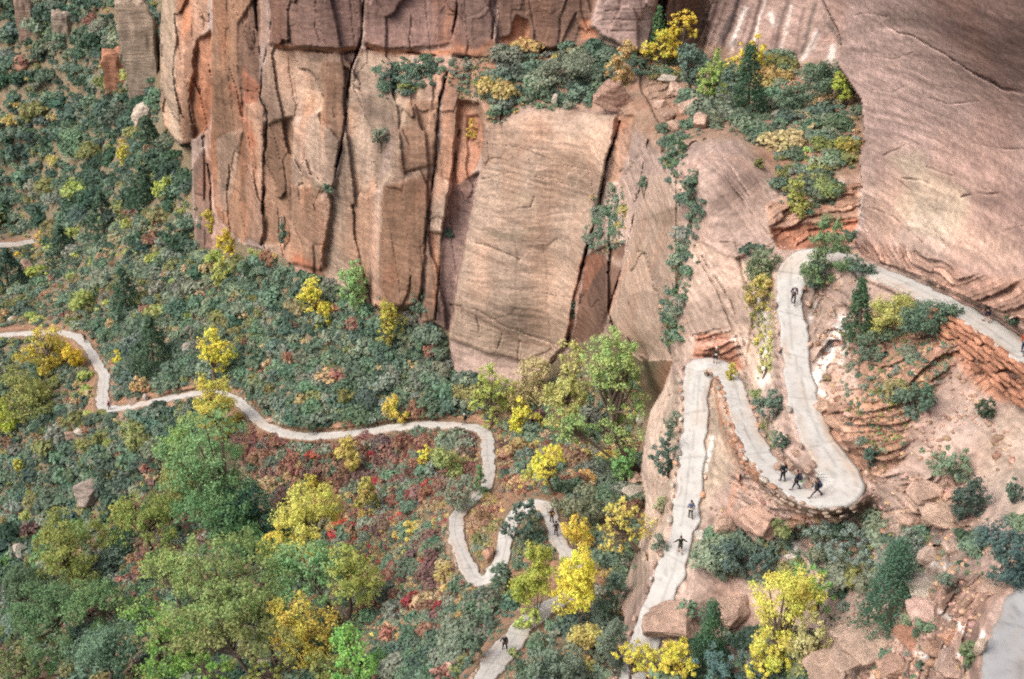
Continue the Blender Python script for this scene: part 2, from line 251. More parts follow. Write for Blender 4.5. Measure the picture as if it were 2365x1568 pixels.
# lower right outcrops and slickrock
paint(pblur([(1860, 600), (1900, 680), (1990, 720), (1990, 900), (1880, 950), (1860, 800)], 3) * isR, LPNK, .6)
paint(pblur([(1960, 760), (2200, 740), (2230, 800), (2180, 880), (2110, 960), (2080, 1060), (2020, 1110), (1950, 1090), (1890, 1010), (1870, 930), (1990, 900)], 3) * isR, SAL, .85)
paint(pblur([(1990, 780), (2200, 750), (2200, 850), (2090, 960), (2060, 1060), (1990, 1000)], 5) * isR, BRN, .6)
paint(pblur([(2180, 740), (2260, 770), (2365, 880), (2500, 980), (2365, 940), (2280, 920), (2220, 860)], 2) * isR, (.36, .19, .125), .85)
paint(pblur([(2120, 1000), (2170, 900), (2260, 900), (2300, 950), (2365, 930), (2500, 1000), (2500, 1250), (2300, 1200), (2250, 1120), (2080, 1120)], 6) * isR, (.34, .272, .238), .8)
paint(pblur([(2270, 960), (2365, 940), (2500, 1000), (2500, 1250), (2330, 1180), (2260, 1100)], 6) * isR, (.36, .30, .25), .8)
paint(pblur([(2080, 1110), (2230, 1120), (2250, 1220), (2120, 1230)], 3) * isR, SAL, .6)
paint(pblur([(1900, 1180), (2100, 1180), (2250, 1260), (2200, 1350), (2100, 1300), (1950, 1240)], 5) * isR, (.33, .26, .215), .7)
paint(pblur([(2100, 1330), (2290, 1350), (2290, 1568), (2060, 1568), (2060, 1440)], 5) * isR, (.33, .225, .185), .75)
paint(pblur([(1990, 1400), (2090, 1420), (2100, 1568), (1840, 1568), (1900, 1470)], 4) * isR, (.40, .305, .25), .9)
paint(pblur([(1640, 860), (1680, 900), (1700, 1080), (1640, 1180), (1600, 1280), (1560, 1380), (1530, 1400), (1600, 1200), (1630, 1000)], 3) * isR, (.42, .345, .265), .7)
paint(pblur([(1650, 1130), (1760, 1120), (1830, 1250), (1700, 1260), (1620, 1240)], 3) * isR, PNK, .8)
paint(pblur([(1500, 940), (1560, 850), (1585, 900), (1575, 1080), (1540, 1230), (1470, 1380), (1430, 1400), (1480, 1200), (1490, 1050)], 3) * isR, (.41, .33, .265), .7)
paint(pblur([(1610, 770), (1680, 770), (1720, 850), (1700, 860), (1650, 830), (1600, 830)], 1) * isR, RED, .8)
for pl, r, col, k in [
    ([(1948, 740), (1925, 790), (1900, 840), (1878, 885)], 13, WHT, 1.0), ([(1960, 760), (1940, 850)], 6, (.52, .52, .50), .8), ([(1885, 700), (1870, 740)], 5, WHT, .6), ([(1908, 915), (1890, 900), (1870, 935)], 4, WHT, .8),
    ([(1645, 1010), (1638, 1050), (1628, 1085)], 5, WHT, .8), ([(1600, 800), (1730, 780)], 6, WHT, .1), ([(1752, 640), (1762, 720), (1772, 800), (1765, 880)], 13, WHT, .55),
    ([(1722, 20), (1700, 70), (1686, 130)], 4, WHT, .7), ([(1885, 80), (1865, 120), (1850, 150)], 7, WHT, .6), ([(1925, 110), (1912, 150)], 7, WHT, .6), ([(1780, 30), (1790, 60)], 6, WHT, .5),
    ([(1690, 30), (1665, 90), (1640, 140)], 5, (.10, .08, .08), .8), ([(1655, 0), (1640, 60), (1615, 125)], 5, (.09, .06, .055), .8), ([(1675, 10), (1650, 75), (1630, 120)], 4, (.12, .08, .07), .7), ([(1700, 90), (1672, 140)], 4, (.12, .10, .10), .6), ([(1895, 70), (1870, 110)], 4, (.14, .12, .12), .7), ([(1905, 40), (1940, 100)], 4, (.12, .11, .10), .6),
    ([(1712, -20), (1690, 50), (1662, 125)], 6, (.06, .045, .045), 1.0), ([(1760, -10), (1745, 40), (1722, 120)], 5, (.10, .07, .065), .9), ([(1820, 0), (1800, 60), (1785, 140)], 6, (.11, .085, .08), .8), ([(1885, 10), (1870, 60), (1850, 120)], 5, (.10, .09, .08), .8), ([(1740, 10), (1722, 60), (1705, 110)], 3, (.16, .12, .11), .7), ([(1770, 0), (1752, 50), (1740, 100)], 3, WHT, .4), ([(1800, 20), (1785, 80), (1775, 130)], 4, (.14, .10, .09), .6), ([(1830, 10), (1815, 70), (1800, 130)], 4, WHT, .35), ([(1860, 20), (1842, 80), (1830, 130)], 4, (.15, .11, .10), .6), ([(1645, 0), (1620, 70), (1600, 110)], 3, (.07, .05, .045), .9), ([(1580, 0), (1560, 60), (1550, 110)], 6, (.10, .06, .05), .6), ([(1605, 0), (1590, 100)], 5, (.28, .14, .09), .6),
    ([(640, 104), (700, 118), (760, 114), (826, 118)], 6, ORG, .8), ([(850, 108), (891, 122), (951, 122), (1041, 120), (1136, 122)], 7, ORG, .9), ([(1060, 110), (1100, 128), (1135, 100)], 9, ORG, .9), ([(1035, 30), (1030, 90)], 6, SAL, .7),
    ([(690, 600), (735, 628)], 12, RED, .8), ([(745, 560), (750, 620)], 4, ORG, .7), ([(1000, 540), (1010, 620), (1005, 700)], 6, ORG, .7), ([(560, 470), (570, 540)], 6, ORG, .7), ([(535, 200), (560, 260), (585, 330)], 9, RED, .6), ([(420, 10), (430, 60)], 14, ORG, .6),
    ([(700, 200), (735, 250), (740, 200)], 12, CRM, .6), ([(690, 280), (720, 400)], 10, LPNK, .6), ([(690, 420), (740, 425)], 8, CRM, .8), ([(915, 230), (935, 280)], 12, CRM, .8), ([(925, 320), (915, 350)], 9, CRM, .7), ([(875, 425), (905, 400), (910, 370)], 7, CRM, .8), ([(810, 415), (825, 430)], 9, CRM, .7), ([(870, 190), (890, 240)], 14, CRM, .5),
    ([(1190, 455), (1225, 460), (1232, 480)], 12, CRM, .7), ([(1130, 540), (1180, 545), (1240, 530)], 9, (.36, .29, .22), .6), ([(1060, 570), (1120, 590), (1200, 630)], 3, (.25, .18, .14), .8), ([(1040, 700), (1120, 740), (1210, 790), (1290, 800)], 3, (.24, .16, .12), .8), ([(1360, 380), (1385, 420)], 9, (.27, .19, .15), .6),
    ([(1345, 600), (1330, 690), (1312, 780)], 5, RED, .7), ([(1455, 600), (1435, 640), (1410, 720)], 5, ORG, .35), ([(1475, 590), (1490, 565)], 6, CRM, .8), ([(1430, 290), (1455, 275)], 9, ORG, .8), ([(1405, 590), (1432, 610), (1440, 600)], 7, LTAN, .6),
    ([(1955, 575), (1985, 520), (1990, 440)], 6, WHT, .25), ([(1935, 390), (1945, 420), (1935, 450)], 6, WHT, .8),
    ([(1740, 1190), (1755, 1240)], 5, WHT, .7), ([(1800, 1240), (1840, 1260), (1830, 1290)], 8, WHT, .6), ([(1700, 1120), (1680, 1190)], 8, (.40, .22, .15), .6),
    ([(2050, 1240), (2120, 1290), (2200, 1310)], 8, WHT, .5), ([(2160, 1405), (2210, 1440), (2230, 1465)], 5, WHT, .8), ([(2120, 1510), (2150, 1520)], 7, WHT, .7), ([(2270, 1460), (2262, 1500)], 5, WHT, .7), ([(2205, 1515), (2260, 1500)], 5, WHT, .6), ([(2175, 1470), (2190, 1510)], 4, WHT, .5),
    ([(1830, 1200), (1900, 1190)], 9, (.38, .2, .12), .7), ([(1720, 1130), (1700, 1100)], 6, ORG, .5), ([(1890, 1150), (1990, 1160)], 7, (.2, .17, .14), .6), ([(1710, 1060), (1790, 1150), (1850, 1185)], 7, SAL, .8),
    ([(1640, 860), (1662, 950), (1680, 1040), (1710, 1090)], 7, SAL, .6), ([(1655, 930), (1665, 980)], 4, ORG, .7)]:
    d_, s_ = linedist(pl, JX, JY, r * 3)
    paint(np.clip(np.exp(-(d_ / r) ** 2) * 1.2, 0, 1), col, k)
# cracks: (polyline, width px, depth m)
cracks = [([(628, -300), (628, 0), (623, 90), (606, 165), (601, 225), (618, 260), (616, 325), (608, 390), (608, 490), (606, 565)], 4.5, 3.5), ([(850, -300), (841, 0), (833, 100), (813, 150), (803, 210), (796, 300), (788, 340), (776, 385)], 4.5, 4), ([(776, 385), (766, 480), (748, 600)], 2.5, 1.0),
  ([(1033, 165), (1016, 225), (1008, 300), (1006, 380), (991, 475), (981, 575), (971, 700)], 4, 3.0), ([(1148, -100), (1138, 90)], 4, 1.5), ([(1058, -100), (1056, 15), (1043, 100), (1036, 150)], 4, 2), ([(681, 280), (671, 450), (673, 550)], 2.5, 1), ([(1061, 300), (1041, 425), (1026, 520), (1016, 615), (1006, 740)], 4, 2.2), ([(741, 435), (726, 475), (741, 550), (741, 625)], 2.5, 1.2),
  ([(1432, 280), (1402, 370), (1382, 480), (1357, 570), (1342, 625), (1327, 685), (1312, 784), (1300, 830)], 5, 4.0), ([(1497, 325), (1482, 410), (1462, 510), (1445, 590), (1432, 635), (1405, 720), (1392, 750)], 4, 2.5), ([(594, -300), (590, 30), (600, 100), (606, 165)], 5, 3), ([(480, 380), (487, 440), (487, 500), (492, 560)], 3.5, 2), ([(545, -20), (556, 0)], 4, 1),
  ([(372, 85), (365, 110), (368, 160)], 5, 3), ([(640, 110), (676, 120), (741, 118), (790, 124), (826, 118)], 3, 2.0), ([(850, 112), (891, 124), (951, 122), (1041, 132), (1136, 132)], 4, 2.5), ([(1250, 122), (1300, 120)], 4, 3), ([(951, 118), (945, 90), (950, 40)], 2, .8), ([(730, 0), (728, 60), (740, 100)], 2, .6),
  ([(2253, 170), (2290, 188), (2320, 205), (2365, 215), (2500, 260)], 6, 3.0), ([(2050, 62), (2075, 75), (2110, 85), (2140, 100), (2180, 125), (2250, 170)], 3, .8), ([(2083, 410), (2123, 415), (2153, 430)], 3, .4), ([(2138, 385), (2173, 400), (2213, 410)], 3, .35), ([(2073, 415), (2103, 440), (2123, 480), (2153, 525), (2183, 570)], 3, .3), ([(2133, 475), (2198, 490), (2238, 495)], 2.5, .2), ([(2298, 540), (2363, 520)], 3, .3), ([(1988, 480), (2008, 540)], 3, .5), ([(1973, 35), (2003, 30), (2053, 40)], 3, .3), ([(2020, 130), (2060, 138), (2110, 120)], 2, .25), ([(2000, 205), (2060, 215), (2090, 200)], 2, .2), ([(2150, 225), (2190, 240), (2260, 235)], 2, .3), ([(2010, 480), (2060, 500), (2130, 560)], 3, .5), ([(2240, 330), (2330, 345), (2400, 340)], 2, .3), ([(2060, 540), (2090, 590), (2080, 600)], 3, .5), ([(2220, 455), (2260, 445), (2305, 448)], 4, .8), ([(1990, 345), (2020, 330)], 3, .4), ([(2040, 360), (2090, 335)], 3, .3),
  ([(1532, 350), (1562, 400), (1597, 450), (1612, 480), (1592, 540), (1577, 590), (1572, 650), (1552, 700), (1552, 790)], 13, 1.6), ([(1580, 350), (1600, 330), (1640, 320)], 6, 1.5), ([(1660, 560), (1700, 560), (1730, 700), (1745, 800)], 2, .4), ([(1640, 330), (1690, 390), (1730, 450)], 2.6, .64), ([(1625, 340), (1700, 440), (1790, 560)], 2.6, .63), ([(1590, 560), (1650, 660), (1700, 780), (1730, 850)], 2.6, .635), ([(1620, 590), (1690, 700), (1720, 800)], 2.6, .63),
  ([(1770, 480), (1850, 470), (1990, 455)], 3, .6), ([(1775, 510), (1850, 505), (1990, 480)], 3, .7), ([(1780, 540), (1880, 520), (1985, 500)], 3, .8), ([(1790, 420), (1900, 430), (1990, 425)], 3, .6), ([(1840, 530), (1835, 560)], 2.5, .5),
  ([(1100, 330), (1200, 340), (1300, 380), (1390, 400)], 1.6, .25), ([(1090, 420), (1180, 400), (1290, 420), (1380, 450)], 1.6, .25), ([(1195, 480), (1225, 478), (1232, 455)], 3, .5), ([(1100, 560), (1150, 575), (1200, 600)], 3, .5), ([(1040, 705), (1100, 715), (1180, 760), (1300, 800)], 3, .6), ([(1100, 730), (1110, 780)], 2, .5), ([(1160, 770), (1150, 810)], 2, .5), ([(1200, 790), (1195, 840)], 2, .5), ([(1130, 620), (1300, 640)], 1.5, .2), ([(1080, 650), (1330, 690)], 1.5, .2), ([(1110, 340), (1125, 300), (1130, 380)], 2, .4),
  ([(1400, 25), (1510, 20)], 2, .5), ([(1390, 45), (1505, 45)], 2, .4), ([(1385, 70), (1505, 75)], 2, .5), ([(1580, 785), (1600, 830)], 2, .4), ([(1470, 580), (1490, 570), (1520, 560)], 3, .6)]
for pl, w_, dp in cracks:
    d_, s_ = linedist(pl, JX * .6 + GX * .4, JY * .6 + GY * .4, w_ * 4)
    n_ = .55 + 1.0 * vnoise(GX / 30, GY / 30, zero, 9) if dp > .9 else .8 + .8 * vnoise(GX / 18, GY / 18, zero, 9)
    wj = w_ * .74 * (.62 + .3 * vnoise(GX / 15, GY / 15, zero, 12)); dT += np.clip(dp * .8 * n_, 0, 9) * np.exp(-(d_ / wj) ** 2)
# strata, blocks, weathering: driven by world position
PXw, PYw, PZw = DX * T, DY * T, DZ * T
def pblur0(r): return blur(inpoly([(1125, 292), (1230, 255), (1425, 268), (1380, 470), (1352, 580), (1310, 790), (1262, 850), (1100, 875), (1040, 862), (1048, 700), (1084, 520)], JX, JY).astype(float), 3)
def region(poly, r): return blur(inpoly(poly, JX, JY).astype(float), r)
rubble = np.clip(region([(1995, 565), (2110, 575), (2250, 640), (2400, 660), (2400, 790), (2250, 705), (1992, 590)], 3) + region([(1870, 740), (1960, 700), (2200, 740), (2230, 800), (2110, 960), (2080, 1090), (2000, 1120), (1900, 1040), (1870, 930)], 3)
      + region([(2080, 1100), (2260, 1100), (2260, 1240), (2120, 1240)], 3) + region([(2050, 1300), (2270, 1320), (2270, 1580), (1850, 1580), (1990, 1400)], 4) + region([(1770, 470), (1993, 430), (1978, 566), (1790, 580)], 3) + region([(1690, 1060), (1990, 1150), (2150, 1200), (2200, 1300), (1830, 1260), (1700, 1150)], 4)
      + region([(1480, 180), (1640, 180), (1620, 320), (1500, 320)], 6) * .7 + region([(2200, 770), (2260, 780), (2400, 920), (2400, 960), (2270, 920)], 3) * .25 + region([(1855, 600), (1900, 640), (1890, 930), (1850, 900)], 3) + region([(1600, 770), (1690, 760), (1730, 850), (1640, 830)], 2), 0, 1)
rubble *= ~isA
br = fbm(PXw / 9, PYw / 9, PZw / 9, 3, 31)
tiltv = np.where(isE, 0.25, np.where(GX > 1430, -0.45, 0.12)) + 0.25 * fbm(PXw / 22, PYw / 22, PZw / 30, 2, 77)
bed = PZw * 1.0 + tiltv * PXw + .35 * PYw * (GX > 1430) + br * 1.6
def strata(f, s): return vnoise(bed * f, zero + 3.1, PXw * .02, s)
ws_ = np.where(isE, .55, np.where(GX < 1430, .35, .6))
lam = (strata(2.6, 40) * .6 + strata(7, 41) * .4) * ws_ + strata(.6, 42) * .35
si = np.floor(bed / 3.4 + .8 * fbm(PXw / 14, PYw / 14, zero, 2, 131)); stl = (_h(si, zero, zero, 132) - .5) * np.where(GX < 1430, .7, 1.2) + np.where((GX > 1430) & (GX < 1850) & ~isE, 1.0, 0)
cb = PZw + stl * PXw + .2 * PYw + .8 * fbm(PXw / 6, PYw / 6, PZw / 6, 2, 133)
lam = lam * .6 + (vnoise(cb * 3.1, zero, PXw * .04, 134) * .55 + vnoise(cb * 8.5, zero, PXw * .06, 135) * .35 + (_h(si, zero, zero + 1, 136) - .5) * .5) * np.where(isE, 1.05, np.where((GX > 1430), 1.05, np.where(GX > 1070, .62, .42)))
joint = np.abs(vnoise(PXw / 1.7 + .10 * PZw / 1.7, zero, PZw / 30, 110) + .10 * vnoise(PXw / 1.3, zero, PZw / 3, 112)); jl_ = np.exp(-(joint / .045) ** 2) * (GX < 1500) * sstep(-.25, .25, vnoise(PXw / 7, zero, PZw / 9, 111))
ledge = np.abs(strata(1.1, 43)); ledge2 = np.abs(strata(2.7, 44))
rock = (isR | isE)
amp = np.where(isE, .55, np.where(GX < 1430, .6, .5))
d_rock = amp * (lam * np.where(isE, .07, np.where(GX > 1430, .12, .16)) + np.where(isE, .06, .10) * fbm(PXw / 1.6, PYw / 1.6, PZw / 1.2, 4, 51) * 2 + .9 * fbm(PXw / 7, PYw / 7, PZw / 12, 3, 55)) + jl_ * .26 * np.where((GX > 1070) & (GX < 1430) & (GY > 260), .25, 1)
mk = rubble > .02
wx_ = fbm(PXw[mk] / 1.5, PYw[mk] / 1.5, PZw[mk] / 1.5, 3, 62) * .7
w1, w2, wid = worley(PXw[mk] / 2.1 + wx_, PYw[mk] / 2.1 + wx_, bed[mk] / .42 + wx_ * 1.6, 61)
db = np.zeros(GX.shape); wv = np.zeros(GX.shape)
db[mk] = (wid - .5) * .75 + .16 * np.exp(-((w2 - w1) / .08) ** 2) + .35 * fbm(PXw[mk] / .8, PYw[mk] / .8, PZw[mk] / .45, 3, 66); wv[mk] = wid
lq = bed / .48 + .9 * fbm(PXw / 2.2, PYw / 2.2, PZw / 2.2, 3, 120); li = np.floor(lq); lf = lq - li
lay = (_h(li, np.floor(PXw / 3.1 + .5 * li), zero, 121) - .5) * 1.25 + .38 * lf
dT += d_rock * rock + (db * .55 + lay) * rubble
fz = isR & (GX < 1560)
fw = fbm(PXw[fz] / 6, PYw[fz] / 6, PZw[fz] / 9, 3, 101)
f1, f2, fid = worley(PXw[fz] / 3.6 + fw * .3 + .10 * PZw[fz] / 3.6, PYw[fz] * 0 + .5, PZw[fz] / 12 + fw * .5, 103)
g1, g2, gid = worley(PXw[fz] / 1.6 + fw * .5, PYw[fz] * 0 + .5, PZw[fz] / 3.6 + fw * .8, 107)
slabm = np.clip(pblur0(1), 0, 1)[fz]
facet = np.zeros(GX.shape); facetc = np.zeros(GX.shape)
facet[fz] = ((fid - .5) * 2.0 + (gid - .5) * .8 * sstep(-.2, .3, fw) + .12 * np.exp(-((f2 - f1) / .035) ** 2)) * (1 - .85 * slabm); facetc[fz] = ((fid - .5) * .5 + (gid - .5) * .22) * (1 - .6 * slabm)
dT += facet
# soil
soil = isA.astype(float)
bench = region([(1060, 150), (1130, 110), (1370, 120), (1500, 120), (1600, 100), (1930, 150), (1995, 230), (1995, 400), (1900, 430), (1780, 400), (1700, 320), (1590, 330), (1520, 350), (1430, 260), (1230, 245), (1110, 300), (1060, 200)], 3) * isR
soil = np.clip(soil + bench * .8, 0, 1)
dT += soil * (1.0 * fbm(PXw / 8, PYw / 8, PZw / 8, 3, 71) + .35 * fbm(PXw / 1.5, PYw / 1.5, PZw / 1.5, 3, 72)) * np.where(isA, 1.3, .6)
T = T0 + dT
# flatten the ground under the trail
TRW = []
for tl in (TR_UP, TR_MID, TR_FAR, TR_NEAR):
    q = []
    for x, y, z, w_ in tl:
        w_ = w_ * (.84 if tl is TR_MID else 1)
        u, dy, dz = rays(x, y); t = z / dz; q.append((t * u, t * dy, z, w_))
    q = np.array(q)
    s = np.concatenate([[0], np.cumsum(np.hypot(np.diff(q[:, 0]), np.diff(q[:, 1])))]); n = int(s[-1] / .5) + 2
    ss = np.linspace(0, s[-1], n)
    r_ = np.stack([np.interp(ss, s, q[:, k]) for k in range(4)], 1)
    for _ in range(6): r_[1:-1, :3] = (r_[:-2, :3] + 2 * r_[1:-1, :3] + r_[2:, :3]) / 4
    TRW.append(r_)
trail_w = np.zeros(GX.shape); trail_z = np.zeros(GX.shape); trail_d = np.full(GX.shape, 99.0)
for r_ in TRW:
    pts = r_[::2]
    pr = np.array([project(p[:3]) for p in pts])
    gd = np.gradient(pts[:, :3], axis=0); gl = np.hypot(gd[:, 0], gd[:, 1]) + 1e-6; gd = gd / gl[:, None]
    for i in range(len(pts)):
        cx_, cy_ = pr[i]; rr = 3.6 * F / (pts[i, 1] / .8)
        i0, i1 = np.searchsorted(XS, [cx_ - rr, cx_ + rr]); j0, j1 = np.searchsorted(YS, [cy_ - rr, cy_ + rr])
        if i1 <= i0 or j1 <= j0: continue
        sl = (slice(j0, j1), slice(i0, i1))
        tt = pts[i, 2] / DZ[sl]                         # where the ray meets the trail's own level
        rx_, ry_ = DX[sl] * tt - pts[i, 0], DY[sl] * tt - pts[i, 1]
        dd = np.hypot(rx_, ry_) - (pts[i, 3] / 2 - .9)
        b = dd < trail_d[sl]
        trail_d[sl] = np.where(b, dd, trail_d[sl]); trail_z[sl] = np.where(b, pts[i, 2] + gd[i, 2] * np.clip(rx_ * gd[i, 0] + ry_ * gd[i, 1], -.6, .6), trail_z[sl])
trail_w = 1 - sstep(1.15, 1.9, trail_d)
T = T * (1 - trail_w) + np.where(trail_w > 0, (trail_z - .14) / DZ, 0) * trail_w
# ------------------------------------------------------------------ albedo of ground
PXw, PYw, PZw = DX * T, DY * T, DZ * T
facetc = blur(facetc, 1); var = 1 + facetc + .30 * lam + .10 * fbm(PXw / 2, PYw / 2, PZw / 4, 3, 81)
streak = fbm(PXw * 1.1, PYw * 1.1, PZw * .10, 3, 83)
darkband = sstep(.15, .6, vnoise(bed * .9, zero, PXw * .05, 85)) * .22
col = rockcol * (var * (1 - darkband) * (1 + (.26 * streak + .28 * fbm(PXw * 2.6, PYw * .2, PZw * .14, 3, 84)) * (GX < 1430) * (1 - .75 * np.clip(pblur0(1), 0, 1)) + .22 * fbm(PXw / 11, PYw / 11, PZw / 8, 3, 86) * isE))[..., None]
orange = sstep(.02, .45, fbm(PXw / 4, PYw / 5, PZw / 11, 3, 87)) * np.where(GX < 1060, .45, .18)
col = col * (1 - orange[..., None]) + col * np.array([1.25, .88, .68]) * orange[..., None]
varn = sstep(.1, .55, fbm(PXw / 3.5, PYw / 3.5, PZw / 14, 3, 88)) * .4 * (GX < 1430)
col = col * (1 - varn[..., None]) + np.array(DBRN) * 1.25 * varn[..., None]
lc_ = .62 + .8 * _h(li, zero, zero, 140) - .22 * lf; col = col * (1 - rubble[..., None] * .75) + col * lc_[..., None] * rubble[..., None] * .75
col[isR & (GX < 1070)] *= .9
rb = rubble * np.clip(wv, 0, 1)
col = col * (1 - .5 * rubble[..., None]) + (col * (.6 + .9 * wv)[..., None]) * .5 * rubble[..., None]
n1 = fbm(PXw / 5, PYw / 5, PZw / 5, 4, 91); n2 = fbm(PXw / 1.2, PYw / 1.2, PZw / 1.2, 3, 92)
sc = np.array([.25, .165, .115])[None, None] * (1 + .35 * n2)[..., None]
k_ = sstep(.05, .5, n1)[..., None]; sc = sc * (1 - k_) + np.array([.28, .145, .09]) * (1 + .2 * n2)[..., None] * k_
k_ = sstep(.1, .5, fbm(PXw / 7, PYw / 7, PZw / 7, 3, 95))[..., None]; sc = sc * (1 - k_ * .7) + np.array([.30, .26, .20]) * (1 + .3 * n2)[..., None] * k_ * .7
sc = sc * (1 - .66 * isA[..., None]) + np.array([.135, .13, .085]) * (1 + .35 * n2)[..., None] * .66 * isA[..., None]
redzone = pblur([(520, 990), (700, 1030), (1100, 1010), (1110, 1140), (900, 1180), (700, 1180), (560, 1060)], 8) + pblur([(220, 1060), (400, 1060), (640, 1300), (560, 1420), (380, 1350)], 8)
sc = sc * (1 - .6 * np.clip(redzone, 0, 1)[..., None]) + np.array([.22, .115, .085]) * (1 + .3 * n2)[..., None] * .6 * np.clip(redzone, 0, 1)[..., None]
bank = np.exp(-((trail_d - 2.1) / .9) ** 2)
sc = sc * (1 - .7 * bank[..., None]) + np.array([.34, .18, .12]) * (1 + .25 * n2)[..., None] * .7 * bank[..., None]
s3 = soil[..., None]; col = col * (1 - s3) + sc * s3
col = np.clip(col, .015, .8)
# ------------------------------------------------------------------ materials
def newmat(name):
    m = bpy.data.materials.new(name); m.use_nodes = True; n = m.node_tree.nodes; b = n['Principled BSDF']
    b.inputs['Roughness'].default_value = .92; b.inputs['Specular IOR Level'].default_value = .2
    return m, m.node_tree, b
def ground_mat(name, scale=1.0, bump=.3, attr='col'):
    m, t, b = newmat(name); N = t.nodes; Lk = t.links
    if attr == 'OBJ':
        at = N.new('ShaderNodeObjectInfo'); src = at.outputs['Color']
    else:
        at = N.new('ShaderNodeAttribute'); at.attribute_name = attr; src = at.outputs['Color']
    geo = N.new('ShaderNodeNewGeometry')
    n1 = N.new('ShaderNodeTexNoise'); n1.inputs['Scale'].default_value = 2.2 * scale; n1.inputs['Detail'].default_value = 8; n1.inputs['Roughness'].default_value = .68
    Lk.new(geo.outputs['Position'], n1.inputs['Vector'])
    mr = N.new('ShaderNodeMapRange'); mr.inputs[1].default_value = .3; mr.inputs[2].default_value = .7; mr.inputs[3].default_value = .68; mr.inputs[4].default_value = 1.3
    Lk.new(n1.outputs['Fac'], mr.inputs[0])
    vm = N.new('ShaderNodeVectorMath'); vm.operation = 'SCALE'; Lk.new(src, vm.inputs[0]); Lk.new(mr.outputs[0], vm.inputs['Scale'])
    mp = N.new('ShaderNodeMapping'); mp.inputs['Scale'].default_value = (.5, .5, 3.2); mp.inputs['Rotation'].default_value = (0, .25, 0); Lk.new(geo.outputs['Position'], mp.inputs[0])
    n2 = N.new('ShaderNodeTexNoise'); n2.inputs['Scale'].default_value = .8; n2.inputs['Detail'].default_value = 6; Lk.new(mp.outputs[0], n2.inputs['Vector'])
    m3 = N.new('ShaderNodeMapRange'); m3.inputs[1].default_value = .35; m3.inputs[2].default_value = .65; m3.inputs[3].default_value = .70 if attr == 'OBJ' else .84; m3.inputs[4].default_value = 1.22 if attr == 'OBJ' else 1.14; Lk.new(n2.outputs['Fac'], m3.inputs[0])
    vm2 = N.new('ShaderNodeVectorMath'); vm2.operation = 'SCALE'; Lk.new(vm.outputs[0], vm2.inputs[0]); Lk.new(m3.outputs[0], vm2.inputs['Scale']); Lk.new(vm2.outputs[0], b.inputs['Base Color'])
    ad = N.new('ShaderNodeMath'); ad.operation = 'ADD'; Lk.new(n1.outputs['Fac'], ad.inputs[0]); Lk.new(n2.outputs['Fac'], ad.inputs[1])
    bp = N.new('ShaderNodeBump'); bp.inputs['Strength'].default_value = bump; bp.inputs['Distance'].default_value = .35
    Lk.new(ad.outputs[0], bp.inputs['Height']); Lk.new(bp.outputs[0], b.inputs['Normal'])
    return m
M_ROCK = ground_mat('sandstone'); M_SOIL = ground_mat('soil', 1.5, .5); M_BOULDER = ground_mat('boulder_stone', 1.6, .6, 'OBJ')
# ------------------------------------------------------------------ sheets -> objects
V = np.stack([PXw, PYw, PZw], -1).reshape(-1, 3).astype(np.float32)
colf = col.reshape(-1, 3)
idx = np.arange(NX * NY).reshape(NY, NX)
quads = np.stack([idx[1:, :-1], idx[1:, 1:], idx[:-1, 1:], idx[:-1, :-1]], -1).reshape(-1, 4)
fr = lambda M: M[:-1, :-1].ravel()
def mesh_np(name, verts, faces, mat, vcol=None, fcol=None, smooth=False):
    me = bpy.data.meshes.new(name); nv, nf = len(verts), len(faces); k = faces.shape[1]
    me.vertices.add(nv); me.vertices.foreach_set('co', np.ascontiguousarray(verts, np.float32).ravel())
    me.loops.add(nf * k); me.loops.foreach_set('vertex_index', faces.ravel().astype(np.int32))
    me.polygons.add(nf); me.polygons.foreach_set('loop_start', np.arange(0, nf * k, k, dtype=np.int32)); me.polygons.foreach_set('loop_total', np.full(nf, k, np.int32))
    if smooth: me.polygons.foreach_set('use_smooth', np.ones(nf, bool))
    me.update(calc_edges=True)
    for c_, dom, n in ((vcol, 'POINT', nv), (fcol, 'FACE', nf)):
        if c_ is not None:
            at = me.attributes.new('col', 'FLOAT_COLOR', dom); a4 = np.ones((n, 4), np.float32); a4[:, :3] = c_; at.data.foreach_set('color', a4.ravel())
    me.materials.append(mat)
    return me
def link(name, me, parent=None, loc=None):
    o = bpy.data.objects.new(name, me); COL.objects.link(o)
    if loc is not None: o.location = loc
    if parent: o.parent = parent
    return o
def sheet(name, mask, mat, label):
    q = quads[mask]; u, inv = np.unique(q, return_inverse=True)
    me = mesh_np(name, V[u], inv.reshape(-1, 4), mat, vcol=colf[u], smooth=True)
    return tag(link(name, me), kind='structure')
upper = fr((GY < 520) & (GX < 372))
sheet('hillside', fr(isA), M_SOIL, '')
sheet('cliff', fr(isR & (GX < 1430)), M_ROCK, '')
sheet('rock_slope', fr(isR & (GX >= 1430)), M_ROCK, '')
sheet('rock_wall', fr(isE), M_ROCK, '')
def groundT(x, y):
    i = np.interp(x, XS, np.arange(NX)); j = np.interp(y, YS, np.arange(NY))
    i0 = np.clip(np.floor(i).astype(int), 0, NX - 2); j0 = np.clip(np.floor(j).astype(int), 0, NY - 2); a_, b_ = i - i0, j - j0
    return T[j0, i0] * (1 - a_) * (1 - b_) + T[j0, i0 + 1] * a_ * (1 - b_) + T[j0 + 1, i0] * (1 - a_) * b_ + T[j0 + 1, i0 + 1] * a_ * b_
def at(x, y):
    u, dy, dz = rays(x, y); t = groundT(np.asarray(x, float), np.asarray(y, float))
    return np.stack([u * t, dy * t, dz * t], -1), t
def pick(M, x, y):
    i = np.clip(np.searchsorted(XS, x), 0, NX - 1); j = np.clip(np.searchsorted(YS, y), 0, NY - 1); return M[j, i]
